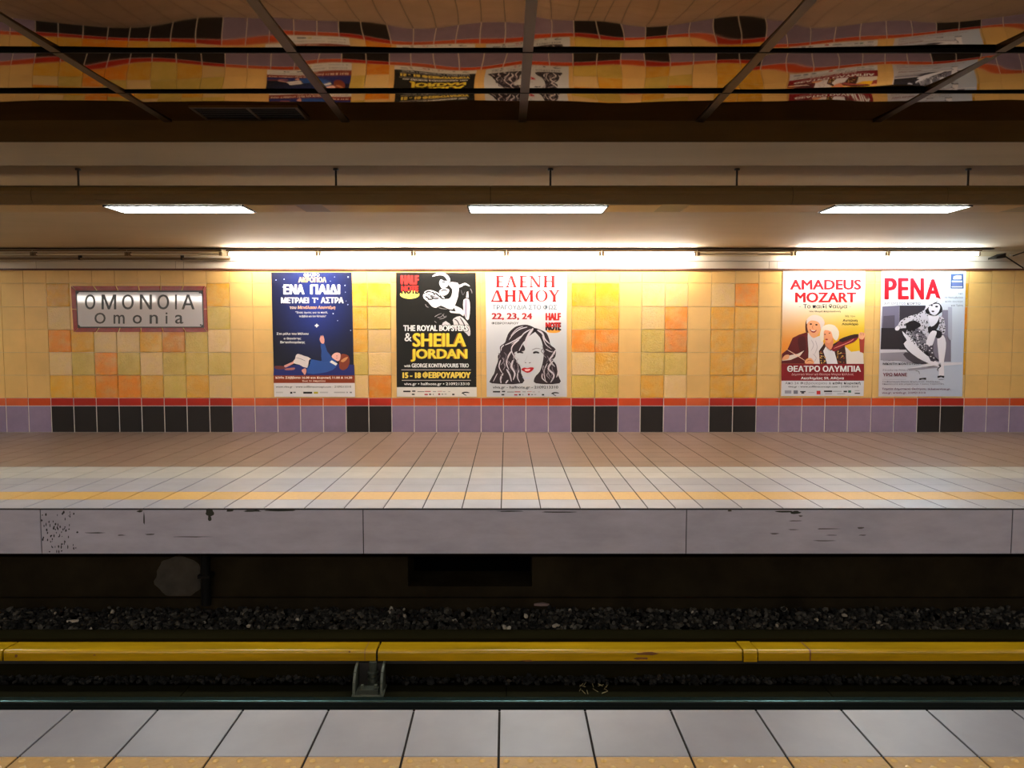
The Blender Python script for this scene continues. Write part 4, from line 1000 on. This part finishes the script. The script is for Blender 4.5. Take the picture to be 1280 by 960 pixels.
# --- black and white seated-woman poster
r5 = poster('grey theatre poster with a seated woman in patterned jacket and tall red title', (1152, 495))
A = Art(YP)
A.paper([(1102, 338.6), (1207.5, 338.6), (1202.7, 495.5), (1098, 495.5)], lambda u, v: mixc((222, 226, 230), mixc((198, 192, 202), (188, 198, 220), u), (v - .1) * 2.0))
A.frame(1095, 335, 10.667)
A.text('lettering', 'ΔΗΜΟΤΙΚΟ ΘΕΑΤΡΟ ΠΕΙΡΑΙΑ', (130, 66, 832, 94), (176, 188, 186), 8, .005)
RD5 = (182, 12, 30)
for ch, b_ in (('P', (112, 130, 280, 420)), ('E', (292, 130, 438, 420)), ('N', (458, 134, 642, 422)), ('A', (658, 148, 862, 422))): A.text('title_lettering', ch, b_, RD5, 7, .028)
A.text('lettering', 'ΑΥΓΟΥΣΤΟΣ', (110, 456, 400, 490), (120, 116, 128), 8, 0); A.text('lettering', 'ΚΟΡΤΩ', (415, 456, 592, 490), (70, 66, 78), 8, .01)
A.rect('logo', 995, 76, 1168, 274, (58, 78, 122), 6); A.rect('logo', 1012, 168, 1150, 192, (190, 204, 220), 7); A.rect('logo', 1010, 244, 1152, 258, (226, 232, 240), 7)
A.poly('logo', [(1030, 150), (1036, 110), (1090, 98), (1140, 104), (1140, 150)], (236, 240, 246), 7, 0); A.rect('logo', 1012, 200, 1152, 238, (96, 108, 160), 7)
A.rect('logo', 930, 100, 960, 250, (206, 228, 226), 6)
for s_, b_ in (('Από', (1095, 332, 1158, 352)), ('10 Νοεμβρίου', (920, 380, 1160, 410)), ('Κάθε Δευτέρα', (924, 434, 1160, 462)), ('και Τρίτη', (1004, 486, 1158, 516))): A.text('lettering', s_, b_, (110, 116, 136), 8, .01)
# backdrop
A.poly('picture', [(86, 515), (310, 500), (310, 1085), (60, 1085)], (112, 106, 128), 1, 0)
A.poly('picture', [(100, 640), (250, 630), (250, 1085), (66, 1085)], (84, 78, 94), 2, 0)
A.poly('picture', [(312, 500), (660, 500), (700, 1160), (400, 1130), (310, 1085)], (48, 42, 52), 2, 0)
A.poly('picture', [(880, 560), (1000, 560), (1000, 1250), (900, 1250)], (134, 128, 148), 1, 0)
A.poly('picture', [(960, 520), (1015, 520), (1015, 960), (960, 960)], (176, 178, 198), 2, 0)
A.frame(1095, 410, 10.667)
A.poly('picture', [(70, 0), (330, 0), (390, 285), (62, 285)], (40, 33, 40), 3, 0)
A.poly('picture', [(330, 0), (480, 0), (700, 300), (860, 450), (380, 290)], (34, 28, 36), 3, 0)
A.poly('picture', [(60, 290), (400, 288), (420, 320), (60, 334)], (206, 200, 210), 3, 0)
A.poly('picture', [(60, 334), (420, 318), (700, 470), (480, 470), (300, 440), (60, 430)], (146, 138, 150), 3, 0)
A.poly('picture', [(360, 350), (470, 330), (720, 470), (500, 470)], (66, 58, 68), 4, 1)
A.poly('picture', [(760, 40), (940, 100), (1000, 170), (1000, 450), (760, 450)], (120, 112, 130), 2, 0)
A.poly('picture', [(640, 470), (1150, 455), (1150, 485), (420, 540), (600, 500)], (224, 220, 230), 4, 0)
A.poly('picture', [(420, 542), (800, 500), (830, 530), (440, 570)], (150, 144, 158), 4, 0)
# figure
LW = (232, 226, 236); DK = (26, 20, 28)
A.frame(1095, 335, 10.667)
JK = [(330, 700), (450, 640), (560, 612), (640, 562), (700, 600), (705, 760), (690, 880), (700, 960), (560, 980), (430, 920), (400, 860), (420, 800), (300, 810), (255, 800), (290, 770)]
A.poly('picture', JK, (206, 200, 212), 5, 1)
JR = [(842, 650), (905, 672), (925, 830), (900, 880), (850, 850), (838, 740)]
A.poly('picture', JR, (206, 200, 212), 5, 1)
DS = [(430, 860), (560, 800), (640, 880), (700, 960), (690, 1060), (650, 1130), (580, 1070), (500, 930)]
A.poly('picture', DS, (120, 114, 126), 6, 1)
def inside(p, poly):
    r_ = False; n = len(poly)
    for i in range(n):
        a, b = poly[i], poly[i - 1]
        if (a[1] > p[1]) != (b[1] > p[1]) and p[0] < (b[0] - a[0]) * (p[1] - a[1]) / (b[1] - a[1]) + a[0]: r_ = not r_
    return r_
q = random.Random(9)
for pg, n, cl in ((JK, 210, DK), (JR, 60, DK), (DS, 120, DK), (DS, 60, LW)):
    xs = [p[0] for p in pg]; ys = [p[1] for p in pg]; k = 0
    for _ in range(2000):
        p = (q.uniform(min(xs), max(xs)), q.uniform(min(ys), max(ys)))
        if inside(p, pg):
            a_ = q.uniform(0, 3.14); rx, ry = q.uniform(8, 17), q.uniform(4, 8)
            A.poly('picture', [(p[0] + rx * math.cos(6.28 * i / 6) * math.cos(a_) - ry * math.sin(6.28 * i / 6) * math.sin(a_), p[1] + rx * math.cos(6.28 * i / 6) * math.sin(a_) + ry * math.sin(6.28 * i / 6) * math.cos(a_)) for i in range(6)], cl, 7, 0)
            k += 1
            if k > n / 2.2: break
A.poly('picture', [(400, 740), (520, 700), (600, 760), (560, 800), (430, 850)], DK, 7, 1)
A.poly('picture', [(690, 790), (760, 760), (830, 650), (845, 740), (800, 830), (720, 900)], DK, 6, 1)
A.poly('picture', [(700, 600), (790, 620), (842, 645), (810, 730), (735, 785), (705, 700)], LW, 8, 1)
A.poly('picture', [(655, 540), (690, 490), (760, 460), (840, 470), (880, 520), (885, 580), (845, 610), (800, 640), (720, 630), (660, 590)], DK, 8, 1)
A.poly('picture', [(706, 520), (756, 486), (830, 478), (856, 520), (834, 590), (786, 628), (735, 612), (705, 565)], LW, 9, 1)
A.poly('picture', [(655, 560), (680, 470), (720, 420), (780, 394), (850, 410), (884, 470), (840, 462), (800, 448), (740, 490), (690, 530)], (228, 224, 232), 10, 1)
A.stroke('picture', [(700, 500), (760, 480), (830, 436)], 10, 6, DK, 11); A.ell('picture', 745, 500, 15, 9, DK, 11, 10); A.ell('picture', 808, 514, 20, 13, DK, 11, 10)
A.poly('picture', [(736, 575), (758, 568), (782, 576), (760, 590)], (50, 20, 30), 11, 1)
A.stroke('picture', [(880, 560), (890, 620), (870, 650)], 14, 8, (120, 114, 126), 8); A.stroke('picture', [(668, 520), (650, 560), (660, 600)], 12, 8, (210, 206, 216), 10)
A.poly('picture', [(255, 800), (290, 768), (320, 790), (300, 830), (262, 830)], LW, 9, 1)
A.frame(1095, 410, 10.667)
A.poly('picture', [(350, 40), (410, 95), (520, 180), (600, 300), (740, 410), (862, 482), (840, 522), (700, 470), (560, 400), (430, 300), (368, 210), (410, 165), (370, 100)], LW, 8, 1)
q = random.Random(19)
for i in range(40):
    tt = q.random(); x = 470 + 300 * tt + q.uniform(-25, 25); y = 160 + 270 * tt + q.uniform(-30, 10)
    A.ell('picture', x, y, q.uniform(6, 14), q.uniform(4, 9), DK, 9, 7)
A.poly('picture', [(826, 110), (900, 98), (934, 200), (922, 340), (902, 480), (908, 625), (838, 640), (845, 520), (832, 340), (818, 200)], LW, 8, 1)
A.poly('picture', [(790, 20), (880, 60), (870, 120), (820, 140), (780, 90)], DK, 9, 1)
A.poly('picture', [(668, 215), (700, 100), (752, 36), (810, 50), (790, 120), (760, 210), (740, 235)], LW, 10, 1)
A.poly('picture', [(690, 212), (764, 210), (762, 310), (800, 430), (730, 440), (690, 330)], (74, 66, 78), 9, 1)
for x, y in ((710, 240), (740, 270), (715, 300), (750, 330), (770, 400), (730, 380)): A.ell('picture', x, y, 11, 8, LW, 10, 7)
A.stroke('picture', [(830, 490), (860, 510), (820, 550), (830, 580)], 14, 8, DK, 11)
A.poly('picture', [(820, 640), (860, 632), (912, 640), (908, 668), (868, 652), (822, 668)], DK, 11, 0)
A.poly('picture', [(576, 672), (620, 666), (668, 662), (668, 692), (620, 680), (578, 696)], DK, 11, 0)
A.stroke('picture', [(525, 570), (570, 580), (580, 620)], 7, 5, DK, 11); A.stroke('picture', [(832, 688), (905, 688)], 7, 6, (90, 84, 96), 11)
PT = (60, 40, 62)
A.text('lettering', 'Σκηνοθεσία', (95, 430, 235, 448), (96, 86, 100), 12, 0)
A.text('lettering', 'ΝΙΚΑΙΤΗ ΚΟΝΤΟΥΡΗ', (92, 462, 570, 492), (26, 20, 28), 12, .03)
A.text('lettering', 'Στο ρόλο της Ρένας η', (90, 548, 425, 578), (90, 70, 92), 12, .005); A.text('lettering', 'ΥΡΩ ΜΑΝΕ', (92, 598, 416, 644), (110, 26, 50), 12, .03)
A.rect('lettering', 85, 682, 400, 686, (140, 132, 144), 12)
A.text('lettering', 'Συμπαραγωγή Μάριος Καραμάνης, Αλεξάνδρα', (85, 704, 850, 728), PT, 12, .012); A.text('lettering', 'Επικοινωνία και μάρκετινγκ: Γιούλη Ταραντίδη', (85, 736, 902, 760), PT, 12, .012)
A.text('lettering', 'Ταμεία Δημοτικού Θεάτρου, ticketservices.gr,', (80, 796, 996, 834), (104, 42, 80), 12, .015); A.text('lettering', 'viva.gr, artinfo.gr, 2109213310', (80, 850, 662, 884), (104, 42, 80), 12, .015)
A.finish(r5)
